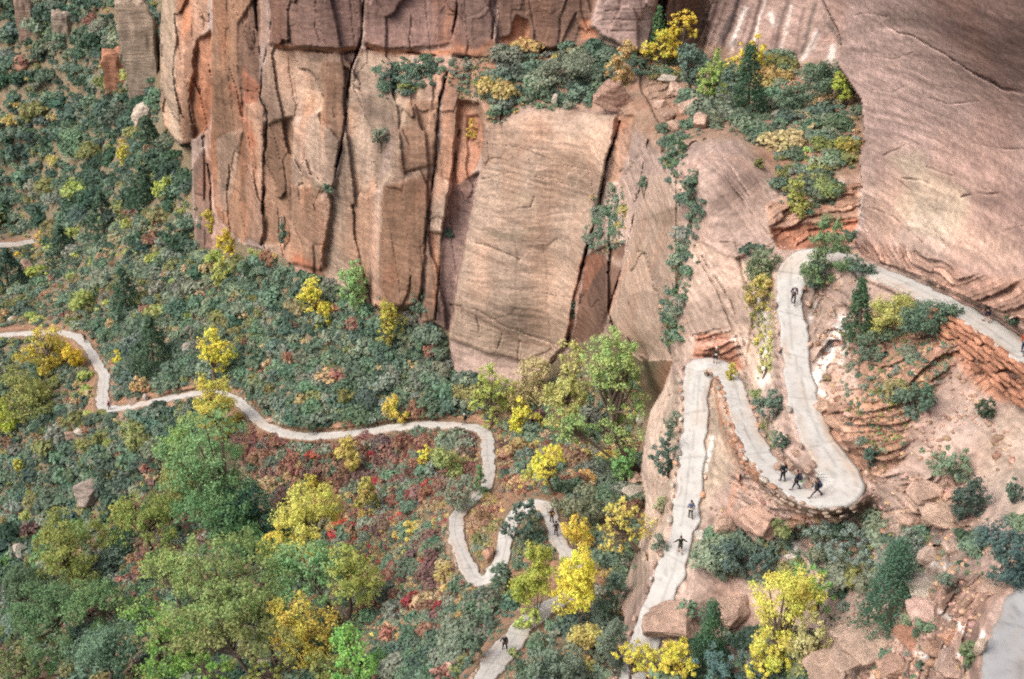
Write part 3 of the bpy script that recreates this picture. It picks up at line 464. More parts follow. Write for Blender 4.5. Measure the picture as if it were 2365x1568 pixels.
# ------------------------------------------------------------------ trail ribbons
mt, tt_, bt = newmat('worn_concrete'); N = tt_.nodes; Lk = tt_.links
geo = N.new('ShaderNodeNewGeometry'); nz = N.new('ShaderNodeTexNoise'); nz.inputs['Scale'].default_value = 1.1; nz.inputs['Detail'].default_value = 9; nz.inputs['Roughness'].default_value = .7
Lk.new(geo.outputs['Position'], nz.inputs['Vector']); cr = N.new('ShaderNodeValToRGB'); cr.color_ramp.elements[0].position = .3; cr.color_ramp.elements[1].position = .7
cr.color_ramp.elements[0].color = (.37, .37, .365, 1); cr.color_ramp.elements[1].color = (.49, .495, .49, 1); Lk.new(nz.outputs['Fac'], cr.inputs[0])
at_ = N.new('ShaderNodeAttribute'); at_.attribute_name = 'col'; mx = N.new('ShaderNodeVectorMath'); mx.operation = 'MULTIPLY'; Lk.new(cr.outputs[0], mx.inputs[0]); Lk.new(at_.outputs['Color'], mx.inputs[1]); Lk.new(mx.outputs[0], bt.inputs['Base Color'])
bp = N.new('ShaderNodeBump'); bp.inputs['Strength'].default_value = .3; bp.inputs['Distance'].default_value = .05; Lk.new(nz.outputs['Fac'], bp.inputs['Height']); Lk.new(bp.outputs[0], bt.inputs['Normal'])
SEG = .125
def ribbon(name, r_, tint, seed):
    d = np.gradient(r_[:, :2], axis=0); d /= np.linalg.norm(d, axis=1)[:, None] + 1e-9
    nrm = np.stack([-d[:, 1], d[:, 0]], 1); n = len(r_); rows = 15
    g = np.random.default_rng(seed); s = np.arange(n) * SEG
    jl = .30 * fbm(s * .9, s * 0, s * 0, 3, seed); jr = .30 * fbm(s * .9, s * 0 + 7, s * 0, 3, seed + 4)
    vs, cs = [], []
    for k in range(rows):
        f_ = -1 + 2 * max(0, min(rows - 3, k - 1)) / (rows - 3)
        hw = r_[:, 3] / 2 + np.where(f_ < 0, jl, jr)
        off = f_ * hw; z = r_[:, 2] + .03 - (.25 if k in (0, rows - 1) else 0) + .02 * fbm(s * .4, s * 0 + f_, s * 0, 2, seed + 9)
        vs.append(np.stack([r_[:, 0] + nrm[:, 0] * off, r_[:, 1] + nrm[:, 1] * off, z], 1))
        joint = 1 - .27 * np.exp(-((s % 4.3 - 1.5 + .3 * f_ * np.sin(s * .21)) / .07) ** 2); mid = 1 - .20 * (np.abs(f_ - .22 * np.sin(s * .35)) < .07)
        crack = 1 - .2 * (np.abs(fbm(s * .45 + f_ * 1.3, s * 0 + f_ * 2, s * 0, 2, seed + 20)) < .035)
        edge = .86 if abs(f_) > .92 else 1.0
        dust = np.clip(fbm(s * .3, s * 0 + f_ * 1.5, s * 0, 3, seed + 30), 0, 1)[:, None] * (1.7 if abs(f_) > .5 else .8); dust = np.clip(dust, 0, 1)
        base_c = np.array(tint)[None] * (joint * crack * mid * edge)[:, None]
        cs.append(base_c * (1 - dust) + base_c * np.array([.98, .82, .71]) * dust)
    vs = np.stack(vs, 1).reshape(-1, 3); cs = np.stack(cs, 1).reshape(-1, 3)
    ii = np.arange(n * rows).reshape(n, rows); q = np.stack([ii[:-1, :-1], ii[1:, :-1], ii[1:, 1:], ii[:-1, 1:]], -1).reshape(-1, 4)
    return tag(link(name, mesh_np(name, vs, q, mt, vcol=cs, smooth=True)), kind='structure')
def densify(r_, f):
    n = len(r_); x = np.linspace(0, n - 1, (n - 1) * f + 1); return np.stack([np.interp(x, np.arange(n), r_[:, k]) for k in range(4)], 1)
ribbon('trail', densify(TRW[0], 4), (1.0, 1.0, .98), 1); ribbon('trail', densify(TRW[1], 4), (.98, .96, .93), 2)
ribbon('trail', densify(TRW[2], 4), (.95, .9, .85), 3); ribbon('trail', densify(TRW[3], 4), (.68, .70, .72), 4)

# ------------------------------------------------------------------ foliage
def leaf_mat(name, attr):
    m, t, b = newmat(name); N = t.nodes; Lk = t.links
    if attr: a0 = N.new('ShaderNodeAttribute'); a0.attribute_name = 'col'; src = a0.outputs['Color']
    else: a0 = N.new('ShaderNodeObjectInfo'); src = a0.outputs['Color']
    geo = N.new('ShaderNodeNewGeometry'); hs = N.new('ShaderNodeHueSaturation')
    mr = N.new('ShaderNodeMapRange'); mr.inputs[3].default_value = .8; mr.inputs[4].default_value = 1.22; Lk.new(geo.outputs['Random Per Island'], mr.inputs[0]); Lk.new(mr.outputs[0], hs.inputs['Value'])
    nz = N.new('ShaderNodeTexNoise'); nz.inputs['Scale'].default_value = .9; nz.inputs['Detail'].default_value = 2; Lk.new(geo.outputs['Position'], nz.inputs['Vector'])
    m2 = N.new('ShaderNodeMapRange'); m2.inputs[1].default_value = .3; m2.inputs[2].default_value = .7; m2.inputs[3].default_value = .472; m2.inputs[4].default_value = .528; Lk.new(nz.outputs['Fac'], m2.inputs[0]); Lk.new(m2.outputs[0], hs.inputs['Hue'])
    Lk.new(src, hs.inputs['Color']); Lk.new(hs.outputs[0], b.inputs['Base Color'])
    tr_ = N.new('ShaderNodeBsdfTranslucent'); Lk.new(hs.outputs[0], tr_.inputs['Color']); mix = N.new('ShaderNodeMixShader'); mix.inputs[0].default_value = .38
    Lk.new(b.outputs[0], mix.inputs[1]); Lk.new(tr_.outputs[0], mix.inputs[2]); Lk.new(mix.outputs[0], N['Material Output'].inputs['Surface'])
    return m
M_LEAF = leaf_mat('leaves', False); M_LEAFS = leaf_mat('scrub_leaves', True)
mb, tb, bb_ = newmat('bark'); nb = tb.nodes.new('ShaderNodeTexNoise'); nb.inputs['Scale'].default_value = 6; cb = tb.nodes.new('ShaderNodeValToRGB')
cb.color_ramp.elements[0].color = (.07, .05, .04, 1); cb.color_ramp.elements[1].color = (.20, .16, .13, 1); tb.links.new(nb.outputs['Fac'], cb.inputs[0]); tb.links.new(cb.outputs[0], bb_.inputs['Base Color'])
def quads_from(c, n, s, g, asp=1.0):
    """leaf sprays: centre c, normal n, half size s"""
    k = len(c); r = g.normal(size=(k, 3)); u = np.cross(n, r); u /= np.linalg.norm(u, axis=1)[:, None] + 1e-9; v = np.cross(n, u); v /= np.linalg.norm(v, axis=1)[:, None] + 1e-9
    s = s[:, None]; u = u * s * asp; v = v * s; b = n * s * .35
    vs = np.stack([c - u - v * .6, c + u * .9 - v, c + u + v * .7 + b, c - u * .7 + v + b], 1)
    return vs.reshape(-1, 3)
def dome(g, nq, leaf, lobes, flat=.75):
    """unit shrub: several rounded lobes on a low dome"""
    an = g.uniform(0, 6.283, lobes); rr = np.sqrt(g.uniform(0, 1, lobes)) * .68
    lc = np.stack([rr * np.cos(an), rr * np.sin(an), flat * (.25 + .45 * (1 - rr) + g.uniform(-.1, .15, lobes))], 1); lr = g.uniform(.26, .46, lobes)
    k = g.integers(0, lobes, nq); d = g.normal(size=(nq, 3)); d /= np.linalg.norm(d, axis=1)[:, None]; d[:, 2] = np.where(d[:, 2] < -.35, -d[:, 2], d[:, 2])
    c = lc[k] + d * (lr[k] * g.uniform(.72, 1.08, nq))[:, None] * np.array([1, 1, .85])
    c[:, 2] = np.maximum(c[:, 2], 0.02)
    n = d + g.normal(size=(nq, 3)) * .45 + np.array([0, 0, .25]); n /= np.linalg.norm(n, axis=1)[:, None]
    return quads_from(c, n, leaf * g.uniform(.6, 1.3, nq), g).astype(np.float32)
gg = np.random.default_rng(3)
BIG = [dome(gg, 1100, .058, int(gg.integers(9, 15))) for _ in range(9)]
MID = [dome(gg, 330, .092, int(gg.integers(7, 12))) for _ in range(10)]
SML = [dome(gg, 60, .17, 4) for _ in range(6)]
TEAL = (.098, .150, .105); GGR = (.158, .190, .140); OLV = (.16, .17, .07); YGR = (.24, .275, .085); YEL = (.60, .56, .085); OCH = (.31, .25, .10); RST = (.205, .115, .082); TANV = (.30, .235, .135); REDV = (.33, .055, .05); DGR = (.045, .085, .058); BGR = (.14, .27, .10); DTL = (.066, .108, .082); PYL = (.50, .44, .13); BRNV = (.15, .095, .085); MGR = (.10, .18, .08)
def lift(c): m = sum(c) / 3; return tuple((v * .94 + m * .06) * (1.68 if max(c) < .4 else 1.28) + .004 for v in c)
# (outline, mean radius m, cover, {colour: weight}, small cover)
zones = [
 ('far canyon slope', [(-500, -300), (366, -300), (366, 280), (440, 440), (300, 500), (150, 545), (-500, 560)], 2.0, 1.1, {TEAL: 4, DGR: 3, DTL: 3, GGR: 1.2, OLV: .8, OCH: .25, RST: .3, YGR: .12}, .25),
 ('brushy hillside under the cliff corner', [(-500, 570), (150, 550), (300, 505), (440, 445), (480, 600), (640, 600), (560, 760), (230, 790), (120, 750), (-500, 760)], 1.25, .95, {TEAL: 5, GGR: 2.6, OLV: 1.3, YGR: .8, TANV: .8, RST: .3, DGR: 1.4, OCH: .35, YEL: .05}, .6),
 ('scrub above the lower trail', [(560, 600), (650, 600), (690, 650), (780, 660), (860, 715), (1000, 770), (1040, 865), (1110, 885), (1090, 965), (960, 960), (700, 990), (600, 950), (540, 895), (440, 890), (260, 925), (250, 860), (210, 790), (240, 770), (520, 760)], 1.05, 1.25, {TEAL: 6, GGR: 2.6, TANV: .4, RST: .3, OLV: .6, DTL: 1.4, OCH: .1}, .7),
 ('scrub below the left end of the trail', [(-500, 800), (150, 780), (200, 860), (220, 960), (330, 950), (470, 925), (520, 930), (480, 1000), (400, 1100), (250, 1200), (-500, 1250)], 1.15, 1.15, {TEAL: 4, DTL: 2.5, GGR: 1.5, OLV: .8, YGR: .35, RST: .35, TANV: .3}, .5),
 ('rusty brush below the trail', [(560, 960), (600, 1000), (700, 1030), (860, 1012), (1000, 995), (1095, 1000), (1110, 1080), (1040, 1150), (900, 1180), (760, 1190), (640, 1180), (560, 1080), (520, 1000)], .8, 1.2, {RST: 3.6, BRNV: 2, REDV: .15, GGR: 2, TEAL: 1.7, TANV: .5}, .9),
 ('autumn brush beside the switchbacks', [(760, 1190), (900, 1180), (1035, 1155), (1040, 1270), (1085, 1355), (1140, 1380), (1080, 1480), (860, 1480), (780, 1400), (720, 1300)], .8, 1.15, {RST: 2.4, TANV: 1.5, OCH: .7, TEAL: 2.2, GGR: 1.8, REDV: .22, BRNV: .8, PYL: .25}, .9),
 ('dark gully bottom left', [(-500, 1260), (120, 1220), (420, 1110), (560, 1110), (640, 1220), (760, 1400), (800, 1750), (-500, 1750)], 1.2, 1.0, {TEAL: 3, DGR: 2, DTL: 2, OLV: 1.4, RST: .8, BRNV: .8, GGR: 1.2, MGR: 1}, .5),
 ('reddish gap in the trees', [(230, 1060), (420, 1020), (560, 1110), (500, 1330), (330, 1400), (250, 1250)], .8, .6, {RST: 3, BRNV: 2, OLV: 1.4, GGR: .6}, .7),
 ('gully brush under the slab', [(1150, 990), (1060, 900), (1200, 905), (1290, 860), (1480, 850), (1480, 1000), (1470, 1300), (1420, 1350), (1330, 1300), (1290, 1180), (1290, 1140), (1170, 1150), (1150, 1100)], .9, 1.05, {TEAL: 3.4, GGR: 2, RST: 1.6, TANV: .8, OCH: .5, PYL: .3, BRNV: .5}, .8),
 ('brush inside the lower switchback', [(1070, 1200), (1090, 1165), (1140, 1140), (1165, 1160), (1150, 1220), (1140, 1300), (1110, 1310), (1085, 1270)], .55, 1.0, {RST: 1.5, TANV: 1.5, OCH: 1, OLV: .8, GGR: .4}, .9),
 ('brush between lower trail bends', [(1190, 1200), (1215, 1180), (1255, 1180), (1265, 1230), (1280, 1290), (1180, 1320), (1175, 1270)], .6, 1.0, {TEAL: 2, GGR: 1, OLV: 1, RST: .4}, .8),
 ('scrub along the lower trail', [(860, 1480), (1100, 1390), (1180, 1360), (1260, 1370), (1200, 1420), (1140, 1480), (1080, 1568), (1060, 1750), (800, 1750)], 1.0, 1.2, {TEAL: 4.5, DTL: 1.4, GGR: 1.5, RST: .8, OLV: .5}, .6),
 ('scrub at the bottom of the gully', [(1190, 1500), (1280, 1430), (1400, 1330), (1440, 1420), (1430, 1500), (1400, 1568), (1380, 1750), (1130, 1750), (1150, 1568)], .9, 1.15, {TEAL: 3.5, DTL: 1, GGR: 1.8, RST: .9, OCH: .5}, .7),
 ('brush on the ledge under the upper cliff', [(1160, 115), (1240, 130), (1370, 115), (1500, 125), (1600, 110), (1640, 200), (1560, 190), (1480, 170), (1400, 190), (1380, 240), (1230, 245), (1130, 290), (1125, 200)], 1.15, 1.1, {TEAL: 4, DTL: 1, GGR: 2.4, OCH: .6, TANV: .4, OLV: .5}, .6),
 ('brush on the upper right ledge', [(1600, 130), (1700, 170), (1800, 150), (1930, 165), (1985, 240), (1990, 330), (1960, 390), (1850, 370), (1780, 350), (1700, 300), (1620, 310), (1580, 270)], 1.1, 1.05, {TEAL: 4.5, DTL: 1, GGR: 2, OCH: .4, TANV: .7, OLV: .7}, .6),
 ('brush above the red ledges', [(1790, 350), (1930, 380), (1930, 470), (1860, 500), (1800, 430)], .7, .8, {TEAL: 3, GGR: 1, OLV: 1.5, YGR: .6}, .5),
 ('brush in the rock chute', [(1535, 300), (1590, 290), (1600, 330), (1560, 390), (1610, 450), (1622, 490), (1600, 560), (1592, 650), (1565, 700), (1570, 790), (1535, 800), (1535, 700), (1560, 640), (1565, 560), (1590, 500), (1575, 440), (1525, 370)], .62, 1.15, {TEAL: 4, DTL: 1, GGR: 1.2, OLV: .5}, .6),
 ('brush beside the bottom boulders', [(1590, 1490), (1680, 1450), (1860, 1450), (1880, 1750), (1400, 1750), (1420, 1590)], .9, 1.2, {TEAL: 4, DTL: 2, GGR: 1.6, YGR: .2}, .5),
 ('brush below the hairpin wall', [(1640, 1240), (1720, 1250), (1850, 1220), (2000, 1190), (2150, 1250), (2120, 1340), (1980, 1350), (1900, 1400), (1780, 1340), (1640, 1330)], .8, .8, {TEAL: 3, GGR: 2.4, OLV: .6, YGR: .3}, .4),
 ('brush on the layered outcrop', [(1960, 700), (2190, 700), (2220, 780), (2120, 960), (2040, 1080), (1960, 1000), (1940, 860)], .45, .17, {TEAL: 2, GGR: 2, OLV: 1.2, YGR: .3}, .2),
 ('brush left of the upper switchback', [(1720, 620), (1785, 600), (1800, 720), (1790, 830), (1745, 830)], .4, .4, {YGR: 1, OLV: 1.2, PYL: .7}, .35),
 ('brush between the upper legs', [(1650, 860), (1690, 900), (1740, 1010), (1790, 1060), (1800, 1000), (1760, 960), (1735, 880)], .35, .3, {OLV: 1, GGR: 1, YGR: .5}, .5),
 ('rock ledge brush', [(870, 150), (940, 135), (1030, 140), (1020, 170), (940, 220), (890, 230)], .7, 1.0, {TEAL: 3, DTL: 1, GGR: 1, OLV: .4}, .3),
 ('brush right of the pillar', [(1030, 150), (1130, 130), (1120, 240), (1060, 220)], .5, .4, {TEAL: 1, GGR: 2, OLV: 1}, .4),
 ('brush in the cliff crack', [(1385, 440), (1440, 430), (1450, 560), (1390, 590), (1345, 570), (1370, 520)], .5, .8, {TEAL: 2, GGR: 1.6, OCH: .5}, .3),
 ('brush on the lower rocks', [(1880, 1330), (2360, 1180), (2365, 1340), (2200, 1330), (2120, 1400), (2300, 1550), (2050, 1568), (1900, 1450)], .5, .10, {TEAL: 1, GGR: 1, DGR: .5}, .12)]
cand = []; smallc = []
def tdist(x, y): return pick(trail_d, x, y)
for zi, (zn, poly, rad, cover, pal, sc_) in enumerate(zones):
    p = np.array(poly, float); x0, y0 = p.min(0); x1, y1 = p.max(0); x0 = max(x0, -330); x1 = min(x1, 2700); y0 = max(y0, -260); y1 = min(y1, 1780)
    area = (x1 - x0) * (y1 - y0); tm = float(np.median(at([p[:, 0].clip(0, W0)], [p[:, 1].clip(0, H0)])[1]))
    cols = list(pal); wts = np.array([pal[c_] for c_ in cols]); wts = wts / wts.sum()
    for r0, cv, store in ((rad, cover, cand), (rad * .38, sc_, smallc)):
        rpx = r0 * F / tm; n = int(area * cv / (3.14 * rpx * rpx) * (3.7 if zi != 0 else 4.6))
        xs_ = RNG.uniform(x0, x1, n); ys_ = RNG.uniform(y0, y1, n); ok = inpoly(poly, xs_ + RNG.normal(0, 8, n), ys_ + RNG.normal(0, 8, n))
        xs_, ys_ = xs_[ok], ys_[ok]; n = len(xs_)
        if not n: continue
        P, t = at(xs_, ys_); r = r0 * np.exp(RNG.normal(0, .42, n)).clip(.45, 2.3)
        td = tdist(xs_, ys_); ok = td > r * .8 + 1.0
        edge = pick(isA, xs_, ys_) != pick(isA, xs_ - 12, ys_ + 14); ok &= ~edge
        # colours gather in patches
        pn = vnoise(P[:, 0] / 6, P[:, 1] / 6, P[:, 2] / 6, 400 + zi) * .5 + .5
        q = np.clip(pn * .5 + RNG.uniform(0, 1, n) * .5, 0, .9999); q = np.argsort(np.argsort(q)) / max(n, 1)
        ci = np.searchsorted(np.cumsum(wts), q).clip(0, len(cols) - 1)
        for k in np.nonzero(ok)[0]:
            c0 = np.array(lift(cols[ci[k]])) * RNG.uniform(.8, 1.25) * (1 + RNG.normal(0, .05, 3))
            store.append((float(xs_[k]), float(ys_[k]), P[k], float(r[k]), float(t[k]), tuple(c0), zi, cols[ci[k]]))
# ---------------- named trees and bushes: kind, crown centre and size in the photograph, root point, colour, label, category
plants = [
 ('airy', 1410, 905, 150, 290, 1476, 1095, (.24, .33, .12), 'tall leaning green cottonwood in front of the grey canyon slab', 'tree'),
 ('airy', 1325, 985, 120, 95, 1475, 1100, (.20, .30, .11), 'low spreading green crown leaning left beneath the tall cottonwood', 'tree'),
 ('tree', 1310, 880, 100, 160, 1330, 1010, (.33, .34, .12), 'yellow-green tree left of the tall green cottonwood', 'tree'),
 ('bush', 1440, 1085, 55, 80, 1440, 1120, BGR, 'bright green bush at the foot of the tall cottonwood', 'bush'),
 ('tree', 1265, 1085, 70, 95, 1278, 1140, YEL, 'small yellow tree beside the top bend of the lower switchback', 'tree'),
 ('tree', 1132, 925, 75, 110, 1135, 985, (.28, .34, .09), 'yellow-green tree right of the upper end of the lower trail', 'tree'),
 ('bush', 1212, 965, 65, 80, 1212, 1000, YEL, 'yellow bush under the pale slab', 'bush'),
 ('bush', 1235, 880, 110, 100, 1235, 930, (.36, .32, .17), 'thin tan bush under the lower lip of the pale slab', 'bush'),
 ('bush', 1035, 1075, 90, 75, 1035, 1105, (.22, .27, .10), 'round olive bush above the red leaves', 'bush'),
 ('bush', 985, 1062, 30, 62, 988, 1090, YEL, 'narrow yellow bush touching the round olive bush', 'bush'),
 ('conifer', 1108, 1110, 32, 60, 1110, 1138, MGR, 'narrow young conifer beside the lower trail', 'tree'),
 ('bush', 1065, 1140, 85, 75, 1060, 1170, GGR, 'grey-green oak brush above the lower hairpin', 'bush'),
 ('bush', 808, 1058, 60, 95, 812, 1100, PYL, 'pale yellow bush in the rusty brush below the trail', 'bush'),
 ('bush', 848, 1160, 55, 100, 850, 1205, (.40, .36, .11), 'thin pale yellow bush left of the red leaves', 'bush'),
 ('bush', 910, 952, 58, 68, 912, 978, (.56, .47, .10), 'yellow bush at the uphill edge of the lower trail', 'bush'),
 ('tree', 727, 702, 72, 108, 732, 752, YEL, 'bright yellow tree in the teal scrub below the cliff', 'tree'),
 ('tree', 815, 670, 68, 115, 835, 725, (.20, .32, .13), 'light green tree against the foot of the cliff', 'tree'),
 ('tree', 897, 760, 62, 105, 900, 815, (.40, .38, .07), 'yellow-green tree under the brown pillar', 'tree'),
 ('tree', 490, 822, 82, 105, 500, 885, YEL, 'bright yellow tree just above the lower trail', 'tree'),
 ('tree', 500, 940, 105, 150, 515, 1020, (.38, .36, .07), 'yellow-green tree growing across the lower trail', 'tree'),
 ('tree', 105, 800, 105, 95, 110, 860, (.52, .44, .08), 'ochre yellow tree below the far left trail', 'tree'),
 ('bush', 165, 825, 60, 62, 168, 855, (.58, .44, .05), 'smaller ochre bush right of the ochre tree', 'bush'),
 ('tree', 55, 905, 130, 120, 60, 975, (.20, .22, .07), 'wide olive tree below the ochre tree', 'tree'),
 ('bush', 8, 970, 70, 90, 8, 1015, (.34, .38, .06), 'lime bush at the left edge of the slope', 'bush'),
 ('tree', 505, 1085, 210, 230, 560, 1290, (.14, .25, .11), 'tall blue-green cottonwood top below the trail', 'tree'),
 ('tree', 490, 1210, 270, 190, 570, 1330, (.09, .185, .08), 'broad dark green cottonwood in the gully', 'tree'),
 ('bush', 585, 1210, 130, 170, 590, 1300, (.03, .075, .055), 'deep green undergrowth bush between cottonwood and yellow tree', 'bush'),
 ('tree', 700, 1205, 140, 150, 745, 1360, (.55, .55, .13), 'big pale yellow cottonwood over the gully', 'tree'),
 ('bush', 713, 1125, 55, 48, 715, 1160, (.55, .50, .09), 'yellow bush at the top of the big yellow cottonwood', 'bush'),
 ('tree', 705, 1310, 165, 130, 790, 1440, (.15, .27, .12), 'mint green tree below the big yellow cottonwood', 'tree'),
 ('tree', 800, 1330, 120, 130, 800, 1450, (.26, .30, .08), 'yellow-green tree right of the mint green tree', 'tree'),
 ('tree', 500, 1330, 290, 210, 600, 1560, (.19, .26, .095), 'wide pale grey-green cottonwood with bare upper limbs', 'tree'),
 ('tree', 520, 1470, 210, 160, 610, 1600, (.20, .23, .085), 'lower olive cottonwood with dark leaning trunk', 'tree'),
 ('tree', 695, 1450, 150, 150, 700, 1540, (.52, .45, .09), 'ochre yellow tree at the bottom of the gully', 'tree'),
 ('tree', 830, 1515, 130, 125, 830, 1600, (.16, .32, .08), 'bright grass green tree at the bottom edge', 'tree'),
 ('tree', 370, 1470, 170, 170, 380, 1580, (.16, .28, .07), 'bright green tree left of the pale cottonwood', 'tree'),
 ('tree', 160, 1275, 150, 150, 165, 1360, (.19, .22, .06), 'bushy olive tree below the grey boulder', 'tree'),
 ('tree', 130, 1420, 220, 170, 130, 1520, (.09, .16, .075), 'dark green tree in the lower left gully', 'tree'),
 ('tree', 60, 1530, 220, 130, 60, 1600, (.12, .155, .06), 'dark olive tree in the lower left corner', 'tree'),
 ('tree', 260, 1520, 170, 150, 250, 1600, (.10, .17, .11), 'grey-green tree at the bottom edge left of the bright green one', 'tree'),
 ('bush', 400, 1110, 110, 140, 410, 1170, (.20, .21, .07), 'olive bush left of the blue-green cottonwood', 'bush'),
 ('bush', 315, 1010, 70, 70, 315, 1040, (.22, .25, .10), 'pale green bush in the shade below the trail', 'bush'),
 ('bush', 195, 1035, 60, 40, 195, 1050, (.22, .24, .08), 'low olive bush above the grey boulder', 'bush'),
 ('bush', 1330, 1365, 105, 165, 1340, 1455, (.62, .58, .08), 'bright yellow tree over the lower trail', 'tree'),
 ('bush', 1232, 1335, 100, 160, 1240, 1430, (.36, .40, .08), 'lime green tree left of the bright yellow tree', 'tree'),
 ('bush', 1325, 1240, 90, 75, 1330, 1280, (.58, .48, .08), 'yellow bush beside the lower trail bend', 'bush'),
 ('sparse', 1435, 1215, 100, 125, 1478, 1270, (.55, .50, .13), 'thin pale yellow tree with bare trunk against the spur wall', 'tree'),
 ('bush', 1215, 1205, 74, 90, 1218, 1250, DTL, 'dark live oak between the two lower trail bends', 'bush'),
 ('bush', 1165, 1350, 70, 90, 1165, 1385, TEAL, 'teal bush over the tight lower hairpin', 'bush'),
 ('bush', 1350, 1160, 130, 100, 1350, 1200, (.15, .17, .11), 'grey oak brush right of the lower switchback top', 'bush'),
 ('tree', 1578, 75, 52, 110, 1570, 160, (.62, .52, .07), 'upright yellow tree at the foot of the streaked wall', 'tree'),
 ('tree', 1525, 110, 72, 75, 1530, 160, (.56, .50, .08), 'round yellow tree under the dark cleft', 'tree'),
 ('conifer', 1520, 65, 45, 90, 1520, 130, (.06, .13, .06), 'small green fir in the mouth of the dark cleft', 'tree'),
 ('conifer', 1726, 185, 78, 140, 1728, 265, (.04, .085, .05), 'dark fir on the upper right ledge', 'tree'),
 ('tree', 1747, 120, 55, 75, 1745, 190, (.62, .53, .08), 'yellow tree behind the dark fir', 'tree'),
 ('bush', 1706, 150, 40, 55, 1706, 185, (.55, .47, .09), 'yellow bush left of the dark fir', 'bush'),
 ('tree', 1645, 195, 68, 125, 1650, 265, (.22, .30, .09), 'light green tree on the upper right ledge', 'tree'),
 ('tree', 1592, 165, 80, 100, 1595, 225, (.10, .16, .13), 'blue-green tree left of the light green one', 'tree'),
 ('bush', 1445, 145, 60, 100, 1445, 195, (.36, .27, .12), 'tan oak bush under the banded block', 'bush'),
 ('bush', 1950, 205, 62, 72, 1955, 245, (.30, .36, .07), 'lime bush against the smooth right wall', 'bush'),
 ('bush', 1885, 200, 150, 110, 1880, 250, TEAL, 'wide teal oak bush beside the lime bush', 'bush'),
 ('bush', 1755, 380, 25, 25, 1755, 390, OLV, 'small olive bush on the pink slab', 'bush'),
 ('bush', 1955, 345, 55, 50, 1955, 365, (.28, .26, .07), 'yellow-olive bush at the edge of the smooth wall', 'bush'),
 ('bush', 1845, 465, 60, 95, 1850, 500, (.24, .27, .08), 'yellow-green bush hanging over the red ledges', 'bush'),
 ('bush', 1910, 590, 105, 140, 1905, 660, (.13, .20, .10), 'round green bush inside the top hairpin', 'bush'),
 ('bush', 1940, 555, 80, 50, 1945, 575, TEAL, 'teal bush behind the top hairpin', 'bush'),
 ('bush', 1885, 635, 50, 60, 1885, 670, DTL, 'dark teal bush below the round green bush', 'bush'),
 ('bush', 1990, 620, 60, 55, 1985, 645, (.08, .13, .10), 'low teal bush at the trail edge right of the hairpin', 'bush'),
 ('conifer', 1978, 715, 68, 130, 1985, 790, (.05, .10, .055), 'dark juniper on the outcrop below the upper trail', 'tree'),
 ('bush', 2050, 735, 120, 100, 2050, 785, (.30, .31, .10), 'yellow-green bush right of the juniper', 'bush'),
 ('bush', 2135, 728, 120, 95, 2130, 775, (.09, .15, .105), 'teal bush at the right end of the outcrop top', 'bush'),
 ('bush', 1750, 620, 100, 90, 1760, 680, (.16, .20, .12), 'grey-green bush left of the upper trail leg', 'bush'),
 ('bush', 1760, 680, 70, 80, 1765, 715, (.42, .36, .12), 'thin yellow bush left of the upper trail leg', 'bush'),
 ('bush', 1760, 580, 90, 50, 1755, 605, DTL, 'dark shrub on the slab left of the hairpin', 'bush'),
 ('bush', 1773, 945, 78, 85, 1775, 980, (.11, .16, .125), 'grey-teal bush between the two upper trail legs', 'bush'),
 ('bush', 1808, 1022, 44, 42, 1808, 1040, DTL, 'small dark bush above the three hikers', 'bush'),
 ('bush', 1848, 1108, 16, 16, 1848, 1114, BGR, 'little green tuft beside the hikers rocks', 'bush'),
 ('bush', 2100, 915, 75, 55, 2100, 940, TEAL, 'teal bush halfway down the layered outcrop', 'bush'),
 ('bush', 2140, 920, 55, 60, 2145, 950, (.08, .14, .10), 'green-teal bush over the bare gully', 'bush'),
 ('bush', 2010, 1055, 45, 55, 2010, 1080, DTL, 'dark bush at the foot of the layered outcrop', 'bush'),
 ('bush', 2282, 945, 50, 50, 2278, 965, (.05, .08, .05), 'dark bush below the red rubble wall', 'bush'),
 ('bush', 2205, 1072, 140, 88, 2210, 1100, (.14, .20, .13), 'wide green bush on the bare slickrock', 'bush'),
 ('bush', 2235, 1155, 105, 115, 2225, 1195, (.055, .085, .07), 'dark bush leaning over the layered boulders', 'bush'),
 ('bush', 2345, 740, 35, 25, 2350, 752, DGR, 'small dark bush beside the upper trail', 'bush'),
 ('bush', 2345, 1138, 45, 55, 2345, 1160, DTL, 'dark bush at the right edge of the slickrock', 'bush'),
 ('bush', 2320, 1280, 180, 140, 2320, 1350, (.06, .105, .095), 'large blue-teal juniper above the bottom right path', 'tree'),
 ('bush', 1960, 1250, 190, 110, 1965, 1310, (.15, .20, .175), 'wide grey-blue bush below the hairpin wall', 'bush'),
 ('bush', 2060, 1310, 100, 90, 2060, 1350, (.16, .20, .165), 'grey-green bush behind the dark juniper', 'bush'),
 ('conifer', 2060, 1350, 135, 190, 2050, 1450, (.055, .115, .075), 'broad dark green juniper above the domed rock', 'tree'),
 ('tree', 1895, 1350, 150, 110, 1890, 1420, (.15, .29, .09), 'bright green tree right of the big yellow tree', 'tree'),
 ('tree', 1800, 1440, 165, 200, 1800, 1560, (.58, .57, .12), 'big lemon yellow tree at the bottom right', 'tree'),
 ('tree', 1510, 1530, 170, 95, 1510, 1600, (.58, .52, .09), 'lemon yellow treetop at the bottom of the paved leg', 'tree'),
 ('conifer', 1638, 1460, 85, 130, 1635, 1540, (.05, .11, .06), 'dark young pine beside the bottom boulder', 'tree'),
 ('tree', 1680, 1530, 150, 110, 1680, 1600, (.08, .15, .14), 'blue-teal juniper at the bottom edge', 'tree'),
 ('bush', 1770, 1290, 110, 70, 1775, 1330, (.07, .12, .105), 'dark blue-green bush under the pink boulder', 'bush'),
 ('bush', 1690, 1290, 95, 80, 1690, 1330, (.08, .125, .11), 'blue-green bush left of its darker neighbour', 'bush'),
